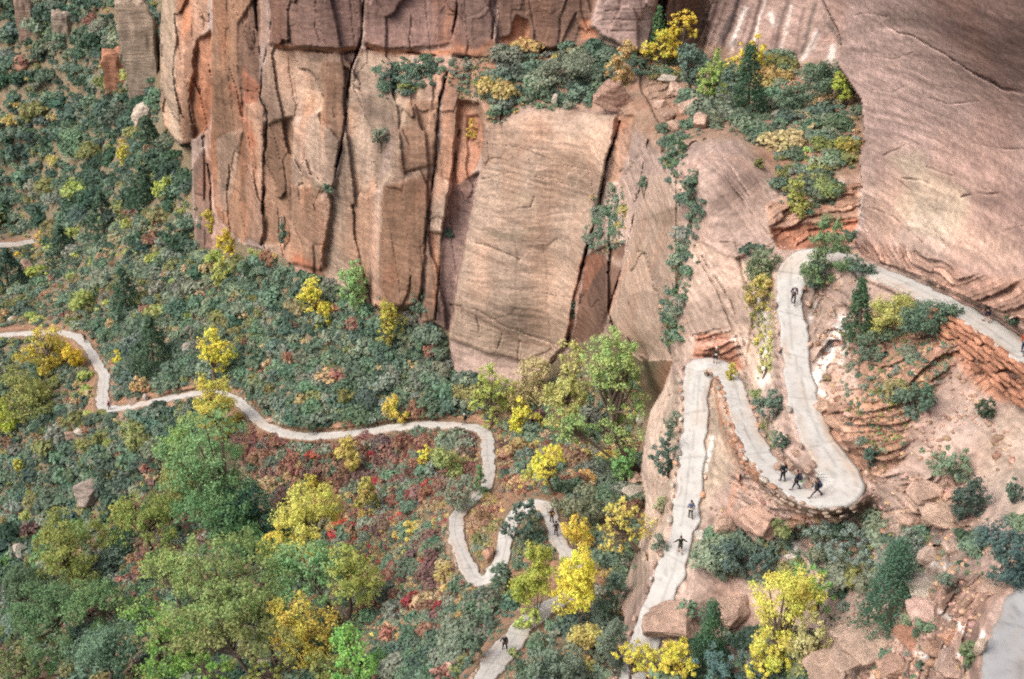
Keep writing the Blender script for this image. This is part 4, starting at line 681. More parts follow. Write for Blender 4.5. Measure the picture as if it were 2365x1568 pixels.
 ('bush', 1590, 1400, 80, 45, 1595, 1420, (.11, .19, .12), 'green bush at the edge of the paved leg', 'bush'),
 ('bush', 1695, 1255, 40, 40, 1695, 1270, TEAL, 'small teal bush left of the pink boulder', 'bush'),
 ('bush', 1540, 1050, 60, 95, 1545, 1100, (.09, .14, .11), 'teal bush clinging left of the paved leg', 'bush'),
 ('bush', 1553, 985, 45, 55, 1555, 1010, GGR, 'grey-green bush left of the paved leg above the teal one', 'bush'),
 ('bush', 1545, 785, 45, 60, 1550, 815, TEAL, 'teal bush at the foot of the rock chute', 'bush'),
 ('tree', 1765, 1530, 120, 90, 1770, 1600, (.58, .54, .09), 'low lemon yellow crown at the bottom edge under the big lemon tree', 'tree'),
 ('tree', 1455, 1530, 100, 80, 1450, 1600, (.58, .54, .10), 'left lemon yellow crown at the bottom of the paved leg', 'tree'),
 ('tree', 1565, 1525, 95, 85, 1570, 1600, (.58, .52, .08), 'right lemon yellow crown at the bottom of the paved leg', 'tree'),
 ('bush', 1870, 1480, 90, 110, 1865, 1530, (.36, .34, .17), 'thin straw coloured bush right of the big lemon tree', 'bush'),
 ('bush', 1640, 1120, 1, 1, 1640, 1120, TEAL, '', ''),
 ('bush', 1530, 1170, 30, 40, 1530, 1190, (.22, .25, .13), 'small green tuft left of the paved leg below the teal bush', 'bush'),
 ('bush', 1520, 1255, 34, 40, 1522, 1275, GGR, 'small grey tuft on the outer kerb of the straight leg', 'bush'),
 ('bush', 2185, 735, 70, 60, 2185, 765, (.10, .16, .11), 'rounded teal bush at the trail side end of the outcrop thicket', 'bush'),
 ('bush', 2085, 700, 90, 50, 2085, 725, (.14, .18, .11), 'olive teal bush behind the yellow-green outcrop bush', 'bush'),
 ('bush', 2010, 795, 80, 60, 2010, 825, (.10, .15, .105), 'teal bush under the outcrop juniper', 'bush'),
 ('bush', 1300, 1330, 70, 70, 1300, 1360, (.30, .34, .09), 'lime bush between the two trees over the lower trail', 'bush'),
 ('bush', 1215, 1425, 70, 50, 1215, 1445, (.30, .36, .10), 'low lime bush at the uphill edge of the lowest trail', 'bush'),
 ('bush', 1190, 920, 70, 90, 1190, 955, (.34, .31, .13), 'straw bush left of the thin tan bush', 'bush'),
 ('bush', 2095, 1255, 90, 70, 2095, 1290, (.17, .21, .17), 'grey bush between the wide grey-blue bush and the pale blocks', 'bush'),
 ('bush', 2190, 1345, 70, 50, 2190, 1370, (.12, .16, .12), 'grey-teal bush right of the dark juniper', 'bush'),
 ('bush', 2230, 1520, 60, 60, 2230, 1550, (.12, .16, .08), 'green bush pocket beside the bottom right path', 'bush'),
 ('bush', 1085, 1500, 60, 70, 1085, 1540, (.11, .16, .11), 'teal bush left of the man in the black coat', 'bush'),
 ('bush', 1190, 1508, 26, 26, 1190, 1516, (.20, .24, .10), 'little olive bush at the right of the man in the black coat', 'bush'),
 ('bush', 1115, 1375, 70, 50, 1115, 1400, (.12, .17, .13), 'grey-teal bush below the tight lower hairpin', 'bush'),
 ('tree', 430, 1040, 110, 95, 470, 1150, (.18, .28, .09), 'light green crown at the upper left of the cottonwood stand', 'tree'),
 ('tree', 330, 1210, 120, 120, 350, 1300, (.17, .22, .06), 'olive tree between the bushy olive tree and the cottonwoods', 'tree'),
 ('tree', 395, 1330, 140, 120, 430, 1440, (.20, .27, .09), 'pale olive tree above the bright green lower left tree', 'tree'),
 ('tree', 655, 1250, 90, 100, 690, 1370, (.56, .52, .10), 'left hand crown of the pale yellow cottonwood pair', 'tree'),
 ('tree', 600, 1420, 180, 130, 640, 1540, (.20, .24, .09), 'olive green cottonwood left of the ochre tree', 'tree'),
 ('tree', 470, 1545, 150, 90, 480, 1610, (.15, .27, .06), 'lime green treetop on the bottom edge', 'tree'),
 ('tree', 240, 1400, 150, 120, 250, 1480, (.11, .19, .08), 'mid green tree above the grey-green bottom tree', 'tree'),
 ('tree', 610, 1555, 140, 80, 610, 1620, (.19, .22, .06), 'olive treetop on the bottom edge under the leaning trunk', 'tree'),
 ('tree', 45, 1370, 130, 120, 45, 1450, (.08, .13, .07), 'dark green tree at the left edge above the corner tree', 'tree'),
 ('tree', 740, 1545, 120, 90, 740, 1610, (.17, .20, .06), 'dull olive treetop between ochre and grass green trees', 'tree'),
 ('bush', 275, 1185, 80, 60, 278, 1215, (.24, .26, .07), 'yellowish olive bush below right of the grey boulder', 'bush'),
 ('bush', 1420, 1380, 70, 100, 1420, 1440, (.10, .155, .11), 'teal bush against the lower spur wall', 'bush'),
 ('bush', 1350, 1480, 90, 80, 1350, 1520, (.36, .32, .11), 'straw coloured bush under the bright yellow tree', 'bush'),
 ('bush', 1420, 1500, 80, 120, 1420, 1560, (.12, .16, .12), 'grey-green bush left of the lemon treetop', 'bush'),
 ('bush', 1280, 1520, 110, 90, 1280, 1568, (.13, .18, .13), 'grey-teal bush at the bottom right of the lowest trail', 'bush'),
 ('conifer', 355, 790, 95, 110, 355, 850, (.055, .10, .06), 'dark round juniper above the lower trail', 'tree'),
 ('conifer', 290, 670, 70, 90, 292, 720, (.05, .095, .06), 'dark pine left of the round juniper', 'tree'),
 ('conifer', 345, 320, 85, 100, 345, 375, (.055, .10, .065), 'dark pine under the pale pinnacle', 'tree'),
 ('conifer', 145, 565, 65, 80, 145, 610, (.045, .085, .06), 'dark pine beside the far path', 'tree'),
 ('conifer', 240, 490, 70, 90, 240, 540, (.055, .10, .065), 'dark pine on the middle of the left slope', 'tree'),
 ('conifer', 330, 430, 80, 90, 330, 480, (.05, .095, .06), 'dark pine left of the yellow-green cluster', 'tree'),
 ('conifer', 20, 620, 90, 90, 20, 670, (.045, .085, .06), 'dark pine at the left edge above the trail', 'tree'),
 ('bush', 290, 360, 36, 70, 292, 392, (.48, .44, .09), 'yellow bush on the slope below the pinnacles', 'bush'),
 ('bush', 385, 440, 50, 60, 385, 465, (.30, .34, .09), 'yellow-green bush beside the cliff corner', 'bush'),
 ('bush', 482, 510, 30, 55, 484, 535, (.48, .44, .07), 'yellow bush at the foot of the dark buttress', 'bush'),
 ('bush', 523, 572, 42, 75, 526, 605, (.56, .47, .05), 'bright yellow bush under the red cliff foot', 'bush'),
 ('bush', 515, 640, 50, 70, 515, 670, (.30, .33, .10), 'yellow-green bush on the slope under the cliff foot', 'bush'),
 ('bush', 180, 700, 75, 55, 180, 725, (.24, .29, .09), 'yellow-green bush above the left trail', 'bush'),
 ('bush', 98, 553, 38, 32, 98, 565, (.55, .40, .08), 'ochre bush beside the far path', 'bush'),
 ('bush', 275, 825, 28, 28, 276, 838, YEL, 'small yellow bush right of the left trail bend', 'bush'),
 ('bush', 325, 885, 45, 40, 326, 905, (.36, .26, .13), 'tan bush above the trail bend', 'bush'),
 ('bush', 40, 1085, 30, 40, 42, 1105, (.45, .42, .08), 'small yellow bush far down the left slope', 'bush'),
 ('bush', 1092, 302, 28, 45, 1093, 325, (.50, .42, .09), 'yellow bush in the orange alcove', 'bush'),
 ('bush', 905, 190, 40, 60, 908, 215, DTL, 'dark bush on the cliff left of the pillar top', 'bush'),
 ('bush', 975, 160, 55, 50, 975, 180, TEAL, 'teal bush on top of the brown pillar', 'bush'),
 ('bush', 757, 442, 26, 28, 757, 455, TEAL, 'small teal bush halfway up the cliff', 'bush'),
 ('bush', 655, 545, 26, 60, 657, 575, TEAL, 'teal bush at the foot of the striped wall', 'bush'),
 ('bush', 972, 705, 50, 60, 972, 730, TEAL, 'teal bush at the foot of the brown pillar', 'bush'),
 ('bush', 880, 325, 40, 50, 880, 350, GGR, 'grey-green bush on the grey cliff face', 'bush'),
 ('bush', 1035, 542, 24, 22, 1035, 552, DTL, 'small dark bush below the pale block', 'bush'),
 ('bush', 1325, 715, 20, 45, 1326, 735, TEAL, 'narrow bush in the long cliff crack', 'bush'),
 ('bush', 1487, 435, 28, 48, 1488, 455, TEAL, 'small teal bush in the second cliff crack', 'bush'),
 ('bush', 1550, 345, 55, 60, 1550, 370, (.08, .14, .09), 'dark green bush at the top of the rock chute', 'bush'),
 ('bush', 1590, 430, 60, 75, 1592, 465, TEAL, 'full teal bush in the bend of the rock chute', 'bush'),
 ('bush', 1690, 860, 22, 45, 1692, 880, (.40, .37, .08), 'yellow tuft beside the middle hairpin', 'bush'),
 ('bush', 1780, 820, 50, 100, 1765, 870, (.34, .34, .14), 'thin pale green sapling on the streaked slab', 'bush'),
 ('bush', 1310, 165, 110, 70, 1310, 200, GGR, 'grey-green oak brush under the orange alcove', 'bush'),
 ('bush', 1640, 1495, 60, 70, 1640, 1540, TEAL, '', ''),
 ('bush', 950, 1140, 60, 22, 950, 1150, REDV, 'low scarlet sumac patch above the switchback', 'bush'),
 ('bush', 985, 1118, 40, 18, 985, 1126, REDV, 'small scarlet sumac under the yellow bush', 'bush'),
 ('bush', 835, 1215, 55, 30, 835, 1228, REDV, 'scarlet sumac right of the big yellow cottonwood', 'bush'),
 ('bush', 945, 1385, 90, 55, 945, 1410, (.22, .04, .045), 'dark crimson sumac left of the lower hairpin', 'bush'),
 ('bush', 1020, 1395, 50, 28, 1020, 1408, (.28, .045, .05), 'crimson sumac between lower hairpin and its darker twin', 'bush'),
 ('bush', 985, 1300, 30, 20, 985, 1309, REDV, 'tiny red sumac in the rusty brush', 'bush'),
 ('bush', 860, 1050, 34, 20, 860, 1058, (.28, .05, .045), 'red sumac just below the trail', 'bush')]
def tube(pts, rads, seg=6):
    vs, fs = [], []; pts = [np.array(p, float) for p in pts]
    for i, p in enumerate(pts):
        d = pts[min(i + 1, len(pts) - 1)] - pts[max(i - 1, 0)]; d /= np.linalg.norm(d) + 1e-9
        u = np.cross(d, [0.3, .8, .5]); u /= np.linalg.norm(u) + 1e-9; v = np.cross(d, u)
        for k in range(seg): a_ = 6.2832 * k / seg; vs.append(p + (u * math.cos(a_) + v * math.sin(a_)) * rads[i])
    for i in range(len(pts) - 1):
        for k in range(seg): k2 = (k + 1) % seg; fs.append((i * seg + k, i * seg + k2, (i + 1) * seg + k2, (i + 1) * seg + k))
    return np.array(vs), np.array(fs)
def join(parts):
    vs, fs, n = [], [], 0
    for v, f in parts: vs.append(v); fs.append(f + n); n += len(v)
    return np.concatenate(vs), np.concatenate(fs)
def make_tree(kind, cx, cy, w_, h_, bx, by, colr, label, cat, seed):
    g = np.random.default_rng(seed); P0, t = at([bx], [by]); P0 = P0[0]; t = float(t[0]); P0[2] -= .15
    u, dy, dz = rays(cx, cy); tc = P0[1] / dy; Cc = np.array([u * tc, P0[1], dz * tc])
    w_ *= 1.28 if kind == 'tree' else 1.16; h_ *= 1.16 if kind == 'tree' else 1.1 if kind != 'airy' else 1.04; W = w_ * tc / F / 2; el = math.atan2(-dz, dy); hv = h_ * tc / F / 2; D = W * .8
    Hh = max(math.sqrt(max(hv * hv - (D * math.sin(el)) ** 2, 0)) / math.cos(el), .55 * hv)
    Cc = Cc - P0
    if kind == 'bush':
        Cc[2] = max(Cc[2], Hh * .55)
    name = {'tree': 'cottonwood_tree', 'airy': 'cottonwood_tree', 'sparse': 'cottonwood_tree', 'conifer': 'juniper_tree', 'bush': 'bush'}[kind]
    root = bpy.data.objects.new(name, None); COL.objects.link(root); root.location = P0; root.empty_display_size = .5; tag(root, label, cat)
    dens = {'tree': 1, 'airy': .62, 'sparse': .4, 'conifer': 1.1, 'bush': 1.1}[kind]
    leaf = .055 if tc < 88 else .07 if tc < 100 else .09 if tc < 135 else .105 if tc < 170 else .14
    if tc > 215: leaf = .2
    area = W * Hh * 3.14; wood = []; cen = []
    if kind == 'conifer':
        n = int(np.clip(area * 14, 60, 260)); z = g.uniform(0, 1, n) ** 1.25; rr = (1 - z) ** .75 * W * g.uniform(.55, 1.1, n); an = g.uniform(0, 6.283, n)
        base_z = max(Cc[2] - Hh, .2); ax_x = Cc[0] * z
        cen = np.stack([ax_x + rr * np.cos(an), Cc[1] + rr * np.sin(an), base_z + z * 2 * Hh - rr * .12], 1); cr = np.full(n, .30 * W).clip(.15, .7) * g.uniform(.6, 1.2, n)
        wood.append(tube([(0, 0, 0), (Cc[0] * .5, 0, base_z + Hh), (Cc[0], 0, base_z + 1.9 * Hh)], [.05 * W + .08, .04 * W + .04, .02]))
    else:
        n = int(np.clip(area * 4.2, 48, 150)); d = g.normal(size=(n, 3)); d /= np.linalg.norm(d, axis=1)[:, None]
        rad = g.uniform(.35, .95, n) ** .6
        nb_ = int(g.integers(5, 9)) if kind != 'bush' else int(g.integers(4, 7)); bd = g.normal(size=(nb_, 3)); bd /= np.linalg.norm(bd, axis=1)[:, None]; bd *= g.uniform(.35, .78, nb_)[:, None]; bd[0] = (g.normal(0, .12), 0, .62); br_ = g.uniform(.36, .62, nb_); kb = g.choice(nb_, n, p=br_ ** 2 / (br_ ** 2).sum())
        cen = Cc + (bd[kb] + d * (br_[kb] * rad)[:, None]) * np.array([W * 1.06, D, Hh * 1.02]); cr = g.uniform(.10, .22, n) * min(W, Hh * 1.3) * (1.25 if kind == 'bush' else 1)
        cen[:, 2] = np.maximum(cen[:, 2], .12)
        top = Cc + np.array([0, 0, -Hh * .2 if kind != 'bush' else -Hh * .6]); top[2] = max(top[2], .15)
        tr0 = .030 * Hh + .04; midp = top * .5 + np.array([g.normal(0, .06) * Hh, g.normal(0, .06) * Hh, 0])
        if kind == 'bush':
            for k in g.choice(n, min(7, n), False): wood.append(tube([(g.normal(0, .08) * W, g.normal(0, .08) * W, 0), cen[k] * np.array([.6, .6, .45]), cen[k]], [.03 + .01 * W, .02, .01], 4))
        else:
            wood.append(tube([(0, 0, -.2), midp, top, Cc + np.array([0, 0, Hh * .4])], [tr0 * 2.0, tr0 * 1.5, tr0, tr0 * .35], 7))
            for k in g.choice(n, min(30 if kind == 'tree' else 34, n), False):
                q = g.uniform(.35, 1); st = midp * (1 - q) + top * q; m_ = st * .5 + cen[k] * .5 + np.array([0, 0, -.05 * Hh])
                wood.append(tube([st, m_, cen[k]], [tr0 * .75, tr0 * .42, tr0 * .12], 5))
    nl = int(np.clip(area / (leaf * leaf * 4) * (3.3 if kind == 'tree' else 4.4) * dens, 400, 22000)); k = g.integers(0, n, nl); d = g.normal(size=(nl, 3)); d /= np.linalg.norm(d, axis=1)[:, None]
    c = cen[k] + d * (cr[k] * g.uniform(.3, 1.12, nl))[:, None] * np.array([1, 1, .8]); c[:, 2] = np.maximum(c[:, 2], .03)
    out = c - Cc; out /= np.linalg.norm(out, axis=1)[:, None] + 1e-6
    nn = d * .7 + out * .5 + g.normal(size=(nl, 3)) * .45 + np.array([0, 0, .3]); nn /= np.linalg.norm(nn, axis=1)[:, None]
    vs = quads_from(c, nn, leaf * g.uniform(.6, 1.25, nl), g)
    cm = link('crown', mesh_np('crown', vs, np.arange(len(vs)).reshape(-1, 4), M_LEAF), root); cm.color = (*lift(colr), 1)
    wv_, wf_ = join(wood); link('trunk' if kind != 'bush' else 'stem', mesh_np('trunk', wv_, wf_, mb, smooth=True), root)
    return root
npl = 0
for i, p in enumerate(plants):
    if p[8]: make_tree(*p, 1000 + i); npl += 1
pl_arr = np.array([(p[1], p[2], p[3] / 2, p[4] / 2) for p in plants if p[8]])
# ---------------- scrub: the largest shrubs are objects, the rest is ground cover
cand = [c_ for c_ in cand if not (((c_[0] - pl_arr[:, 0]) / pl_arr[:, 2]) ** 2 + ((c_[1] - pl_arr[:, 1]) / pl_arr[:, 3]) ** 2 < .45).any()]
def inview(c_): return 8 < c_[0] < W0 - 8 and 8 < c_[1] < H0 - 8
cand.sort(key=lambda c_: -(c_[3] / c_[4]) * (1 if inview(c_) else 0))
NIND = max(0, 296 - npl)
big_me = [mesh_np('shrub', v, np.arange(len(v)).reshape(-1, 4), M_LEAF) for v in BIG]
CN = {TEAL: 'teal green', GGR: 'grey-green', OLV: 'olive', YGR: 'yellow-green', YEL: 'yellow', OCH: 'ochre', RST: 'rust brown', TANV: 'tan', REDV: 'scarlet', DGR: 'dark green', BGR: 'bright green', DTL: 'deep teal', PYL: 'pale yellow', BRNV: 'dry brown', MGR: 'mid green'}
for i, (x, y, P, r, t, c0, zi, ck) in enumerate(cand[:NIND]):
    o = link('shrub', big_me[i % len(big_me)]); o.location = (P[0], P[1], P[2] - .12 * r); o.scale = (r * 1.05, r * 1.05, r * rnd.uniform(.85, 1.25)); o.rotation_euler = (0, 0, rnd.uniform(0, 6.28)); o.color = (*c0, 1)
    zn = zones[zi][0]; tag(o, '%s shrub in the %s' % (CN[ck], zn), 'shrub', '%s shrubs in the %s' % (CN[ck], zn))
def merged(name, items, temps, kd, sink=.12):
    vs, cs = [], []
    for i, (x, y, P, r, t, c0, zi, ck) in enumerate(items):
        v = temps[i % len(temps)]; a_ = rnd.uniform(0, 6.28); ca, sa = math.cos(a_), math.sin(a_); sz = r * rnd.uniform(.8, 1.25)
        o_ = np.empty_like(v); o_[:, 0] = (v[:, 0] * ca - v[:, 1] * sa) * r + P[0]; o_[:, 1] = (v[:, 0] * sa + v[:, 1] * ca) * r + P[1]; o_[:, 2] = v[:, 2] * sz + P[2] - sink * r
        vs.append(o_); cs.append(np.repeat(np.array([c0], np.float32), len(v) // 4, 0))
    v = np.concatenate(vs); c_ = np.concatenate(cs)
    tag(link(name, mesh_np(name, v, np.arange(len(v)).reshape(-1, 4), M_LEAFS, fcol=c_)), kind=kd)
rest = cand[NIND:]
merged('scrub', rest, MID, 'stuff'); merged('undergrowth', smallc, SML, 'stuff')
print('plants', npl, 'scrub', len(cand), 'small', len(smallc))

# ------------------------------------------------------------------ boulders, stones, walls
import bmesh
def rock_verts(seed, sub=4, cuts=13, rough=.10, layers=0.0, box=0):
    bm = bmesh.new(); bmesh.ops.create_icosphere(bm, subdivisions=sub, radius=1); v = np.array([q.co[:] for q in bm.verts]); f = np.array([[q.index for q in p.verts] for p in bm.faces]); bm.free()
    g = np.random.default_rng(seed)
    for _ in range(cuts):
        n = g.normal(size=3); n /= np.linalg.norm(n); d = g.uniform(.5, .82); k = v @ n; v = v - np.where(k > d, k - d, 0)[:, None] * n
    if box: v = np.clip(v, -box, box) / box
    v = v * (1 + rough * fbm(v[:, 0] * 2.2 + seed, v[:, 1] * 2.2, v[:, 2] * 2.2, 4, seed) * 2)[:, None]
    if layers: v[:, :2] *= (1 + layers * vnoise(v[:, 2] * 7 + seed, v[:, 0] * .4, v[:, 1] * .4, seed))[:, None]
    return v, f
def boulder(name, cx, cy, w_, h_, colr, label, seed, cat='boulder', layers=.03, depth=1.0, tilt=0, sub=4):
    P, t = at([cx], [cy + h_ * .42]); P = P[0]; t = float(t[0]); W = w_ * t / F / 2; H = h_ * t / F / 2 * 1.12
    v, f = rock_verts(seed, 5 if w_ > 60 or name == 'pinnacle' else sub, 13 if name == 'boulder' else 5, layers=layers + .03, box=.62 if name == 'pinnacle' else 0); v = v * np.array([W * 1.12, W * depth, H]) * 1.06
    ca, sa = math.cos(tilt), math.sin(tilt); x_, z_ = v[:, 0] * ca + v[:, 2] * sa, -v[:, 0] * sa + v[:, 2] * ca; v[:, 0], v[:, 2] = x_, z_
    o = link(name, mesh_np(name, v, f, M_BOULDER, smooth=False)); o.location = (P[0], P[1] + W * depth * .25, P[2] + H * .62); o.color = (*colr, 1)
    return tag(o, label, cat)
RK = (.34, .24, .19); RKP = (.42, .30, .24); RKG = (.40, .36, .31); RKB = (.26, .16, .115)
blds = [('boulder', 1420, 228, 92, 74, (.33, .215, .17), 'huge mauve boulder perched at the top of the long crack', .03, .5),
 ('boulder', 1560, 208, 52, 30, RKP, 'pale flat block above the block pile on the ledge', 0, .2), ('boulder', 1592, 248, 66, 36, RKP, 'largest pink block in the pile on the upper ledge', 0, -.2), ('boulder', 1545, 268, 36, 26, RK, 'leaning block left of the largest pink block', 0, .6), ('boulder', 1525, 240, 38, 22, RKP, 'flat slab at the left end of the block pile', 0, .1), ('boulder', 1618, 280, 42, 40, RKP, 'upright block at the lower right of the block pile', 0, .8), ('boulder', 1562, 290, 40, 24, RK, 'low block at the bottom of the block pile', 0, .2), ('boulder', 1540, 180, 44, 22, RKG, 'grey slab under the blue-green tree', 0, .1),
 ('boulder', 1282, 232, 20, 30, RKG, 'pale upright stone on the lip of the big slab', 0, .1),
 ('boulder', 212, 1125, 84, 62, (.25, .21, .185), 'large grey angular boulder on the lower left slope', .02, -.6),
 ('boulder', 163, 1006, 30, 26, RK, 'small mauve boulder below the sharp trail bend', 0, .2), ('boulder', 187, 995, 26, 20, RKG, 'pale stone right of the small mauve boulder', 0, .2), ('boulder', 435, 803, 30, 18, RKG, 'pale stone in the scrub above the trail', 0, .1), ('boulder', 60, 612, 26, 28, RK, 'small stone below the far path', 0, .1), ('boulder', 48, 1270, 40, 30, RKG, 'grey stone low on the left slope', 0, .3), ('boulder', 337, 918, 12, 20, (.5, .44, .38), 'little pale upright stone at the trail edge', 0, .1), ('boulder', 310, 928, 26, 12, RK, 'flat brown stone left of the little upright stone', 0, .1), ('boulder', 30, 735, 20, 12, RKG, 'flat stone above the left end of the trail', 0, 0), ('boulder', 625, 970, 22, 16, RKP, 'pale stone above the lowest dip of the trail', 0, .1),
 ('pinnacle', 278, 160, 50, 84, (.36, .18, .115), 'orange brown rock pinnacle on the far slope', .04, .1), ('pinnacle', 338, 115, 62, 215, (.35, .28, .22), 'tall pale grey pinnacle beside the cliff corner', .05, .05), ('boulder', 335, 262, 66, 62, (.42, .36, .30), 'pale rounded rock at the foot of the tall pinnacle', .03, .2), ('pinnacle', 300, 120, 24, 110, (.22, .17, .13), 'slim dark pinnacle left of the tall pale one', .05, 0),
 ('pinnacle', 66, 40, 30, 90, (.34, .24, .19), 'thin mauve rock rib at the top left', .04, .1), ('pinnacle', 150, 60, 40, 60, (.32, .26, .21), 'grey mauve outcrop near the top left', .04, .2), ('boulder', 45, 150, 40, 40, (.34, .19, .13), 'reddish outcrop on the far slope', .04, .2),
 ('boulder', 1560, 1432, 128, 84, RK, 'wide mauve boulder at the foot of the paved leg', .02, -.3), ('boulder', 1690, 1412, 105, 58, RKP, 'flat pink boulder right of the wide mauve one', .02, .1), ('boulder', 1765, 1205, 120, 96, (.40, .27, .215), 'large pink boulder below the stone wall', .03, -.4), ('boulder', 1668, 1215, 70, 60, (.40, .285, .22), 'pink boulder above the dark overhang', .03, .3), ('boulder', 1618, 1232, 30, 22, (.58, .55, .5), 'small white stone beside the overhang', 0, .1),
 ('boulder', 2135, 1150, 110, 56, RKP, 'layered pink boulder under the bare gully', .06, -.2), ('boulder', 2180, 1190, 100, 44, (.38, .28, .22), 'lower layered slab under the bare gully', .06, .2), ('boulder', 2110, 1200, 60, 36, RK, 'layered block left of the lower slab', .06, .2),
 ('boulder', 2010, 1500, 150, 64, (.36, .27, .215), 'long banded rock ridge at the bottom right', .13, -.55), ('boulder', 1920, 1555, 130, 50, (.34, .25, .20), 'lower banded rock at the bottom edge left of the ridge', .13, -.5), ('boulder', 2130, 1362, 110, 40, RKG, 'smooth pale rock right of the dark juniper', .02, 0), ('boulder', 2140, 1420, 100, 40, (.38, .27, .23), 'pink slab above the red broken rocks', .05, .1), ('boulder', 2100, 1470, 80, 34, (.36, .2, .14), 'red slab in the broken rocks', .05, .3), ('boulder', 2190, 1470, 50, 44, (.37, .22, .16), 'red block left of the bottom right path', .05, .5), ('boulder', 2260, 1490, 26, 60, (.38, .31, .25), 'upright pale kerb stone beside the bottom right path', .02, .3), ('boulder', 2200, 1540, 90, 40, (.34, .25, .21), 'mauve slab at the bottom edge near the path', .04, .1), ('boulder', 2300, 1352, 90, 34, (.40, .29, .23), 'pink ledge rock above the bottom right path', .04, -.2),
 ('boulder', 2085, 1232, 46, 28, (.42, .33, .28), 'pale block below the layered boulders under the bare gully', .04, .2), ('boulder', 2140, 1285, 60, 34, (.40, .31, .26), 'pale angular block above the smooth rock by the dark juniper', .04, -.3), ('boulder', 2205, 1262, 56, 30, (.38, .29, .24), 'flat block left of the large blue-teal juniper', .04, .2), ('boulder', 1835, 1285, 40, 24, (.5, .46, .42), 'whitish block among the bushes below the hairpin', .03, .2), ('boulder', 1950, 1470, 70, 50, (.35, .27, .22), 'rounded banded block between the long ridge and the dark juniper', .12, -.4), ('boulder', 2070, 1545, 90, 50, (.33, .22, .17), 'brown banded block at the bottom edge right of the ridge', .12, .3), ('boulder', 2150, 1500, 54, 34, (.36, .24, .18), 'tilted red block beside the pocket of green shrub', .05, .6), ('boulder', 1895, 935, 46, 26, (.42, .30, .23), 'pale tilted block jutting out beside the upper paved leg', .06, -.5), ('boulder', 1935, 975, 60, 26, (.36, .24, .175), 'brown ledge block on the outcrop above the hairpin', .08, -.3),
 ('boulder', 1465, 1105, 36, 34, RKP, 'pink boulder at the root of the tall cottonwood', 0, .2), ('boulder', 1462, 1135, 50, 26, RKG, 'pale boulder below the cottonwood root', 0, .1), ('boulder', 1478, 965, 26, 50, (.36, .33, .29), 'grey block behind the cottonwood trunk', 0, .1),
 ('boulder', 1830, 1072, 34, 22, RKP, 'pale rock behind the three hikers', 0, .2), ('boulder', 1866, 1085, 30, 22, RKP, 'pinkish rock right of the hikers pale rock', 0, .2), ('boulder', 1856, 1104, 34, 20, RKG, 'broad grey-white rock between the hikers', 0, .1), ('boulder', 1868, 1118, 26, 20, RKP, 'lowest pink rock beside the walking hiker', 0, .3), ('boulder', 1808, 1060, 24, 18, RK, 'brown rock above the hiker with yellow sleeve', 0, .2), ('boulder', 1795, 1078, 20, 24, RKP, 'narrow rock left of the hiker with yellow sleeve', 0, .7), ('boulder', 1840, 1045, 26, 18, RK, 'topmost rock of the pile inside the hairpin', 0, .1),
 ('boulder', 785, 692, 16, 40, (.36, .2, .15), 'thin red stone at the cliff foot left of the light green tree', .03, 0), ('boulder', 655, 510, 14, 50, (.4, .3, .24), 'little rock finger at the foot of the striped wall', .03, 0), ('boulder', 460, 505, 16, 36, (.44, .37, .3), 'pale rock foot of the dark buttress', .02, 0), ('boulder', 925, 1505, 40, 28, RKG, 'pale split rock at the bottom of the scrub', 0, .2), ('boulder', 1040, 1545, 44, 30, RKP, 'pink rock below the lower trail', 0, .1), ('boulder', 1010, 1560, 40, 30, RK, 'brown rock at the bottom edge left of the trail', 0, .1), ('boulder', 1130, 1275, 28, 44, (.44, .27, .2), 'pale pink rock face between the lower trail bends', 0, .3)]
for i, (nm, cx, cy, w_, h_, c_, lb, ly, tl_) in enumerate(blds): boulder(nm, cx, cy, w_, h_, c_, lb, 300 + i, 'boulder' if nm == 'boulder' else 'rock pinnacle', ly, 1.0 if nm == 'boulder' else .8, tl_ * .6)
st_me = []
for k in range(6):
    v, f = rock_verts(500 + k, 2, 8, .04); st_me.append(mesh_np('edge_stone', v * np.array([1, .8, .62]), f, M_BOULDER))
def edge_pts(T_, i0, i1, side, extra, step):
    r_ = TRW[T_]; pr = np.array([project(p[:3]) for p in r_]); src = (TR_UP, TR_MID)[T_]
    a_ = int(np.argmin(np.hypot(pr[:, 0] - src[i0][0], pr[:, 1] - src[i0][1]))); b_ = int(np.argmin(np.hypot(pr[:, 0] - src[i1][0], pr[:, 1] - src[i1][1])))
    d = np.gradient(r_[:, :2], axis=0); d /= np.linalg.norm(d, axis=1)[:, None]; out = []; acc = 0
    for j in range(a_, b_):
        acc += .5
        if acc >= step: acc = 0; out.append((r_[j, 0] - d[j, 1] * side * (r_[j, 3] / 2 + extra), r_[j, 1] + d[j, 0] * side * (r_[j, 3] / 2 + extra), r_[j, 2], math.atan2(d[j, 1], d[j, 0])))
    return out
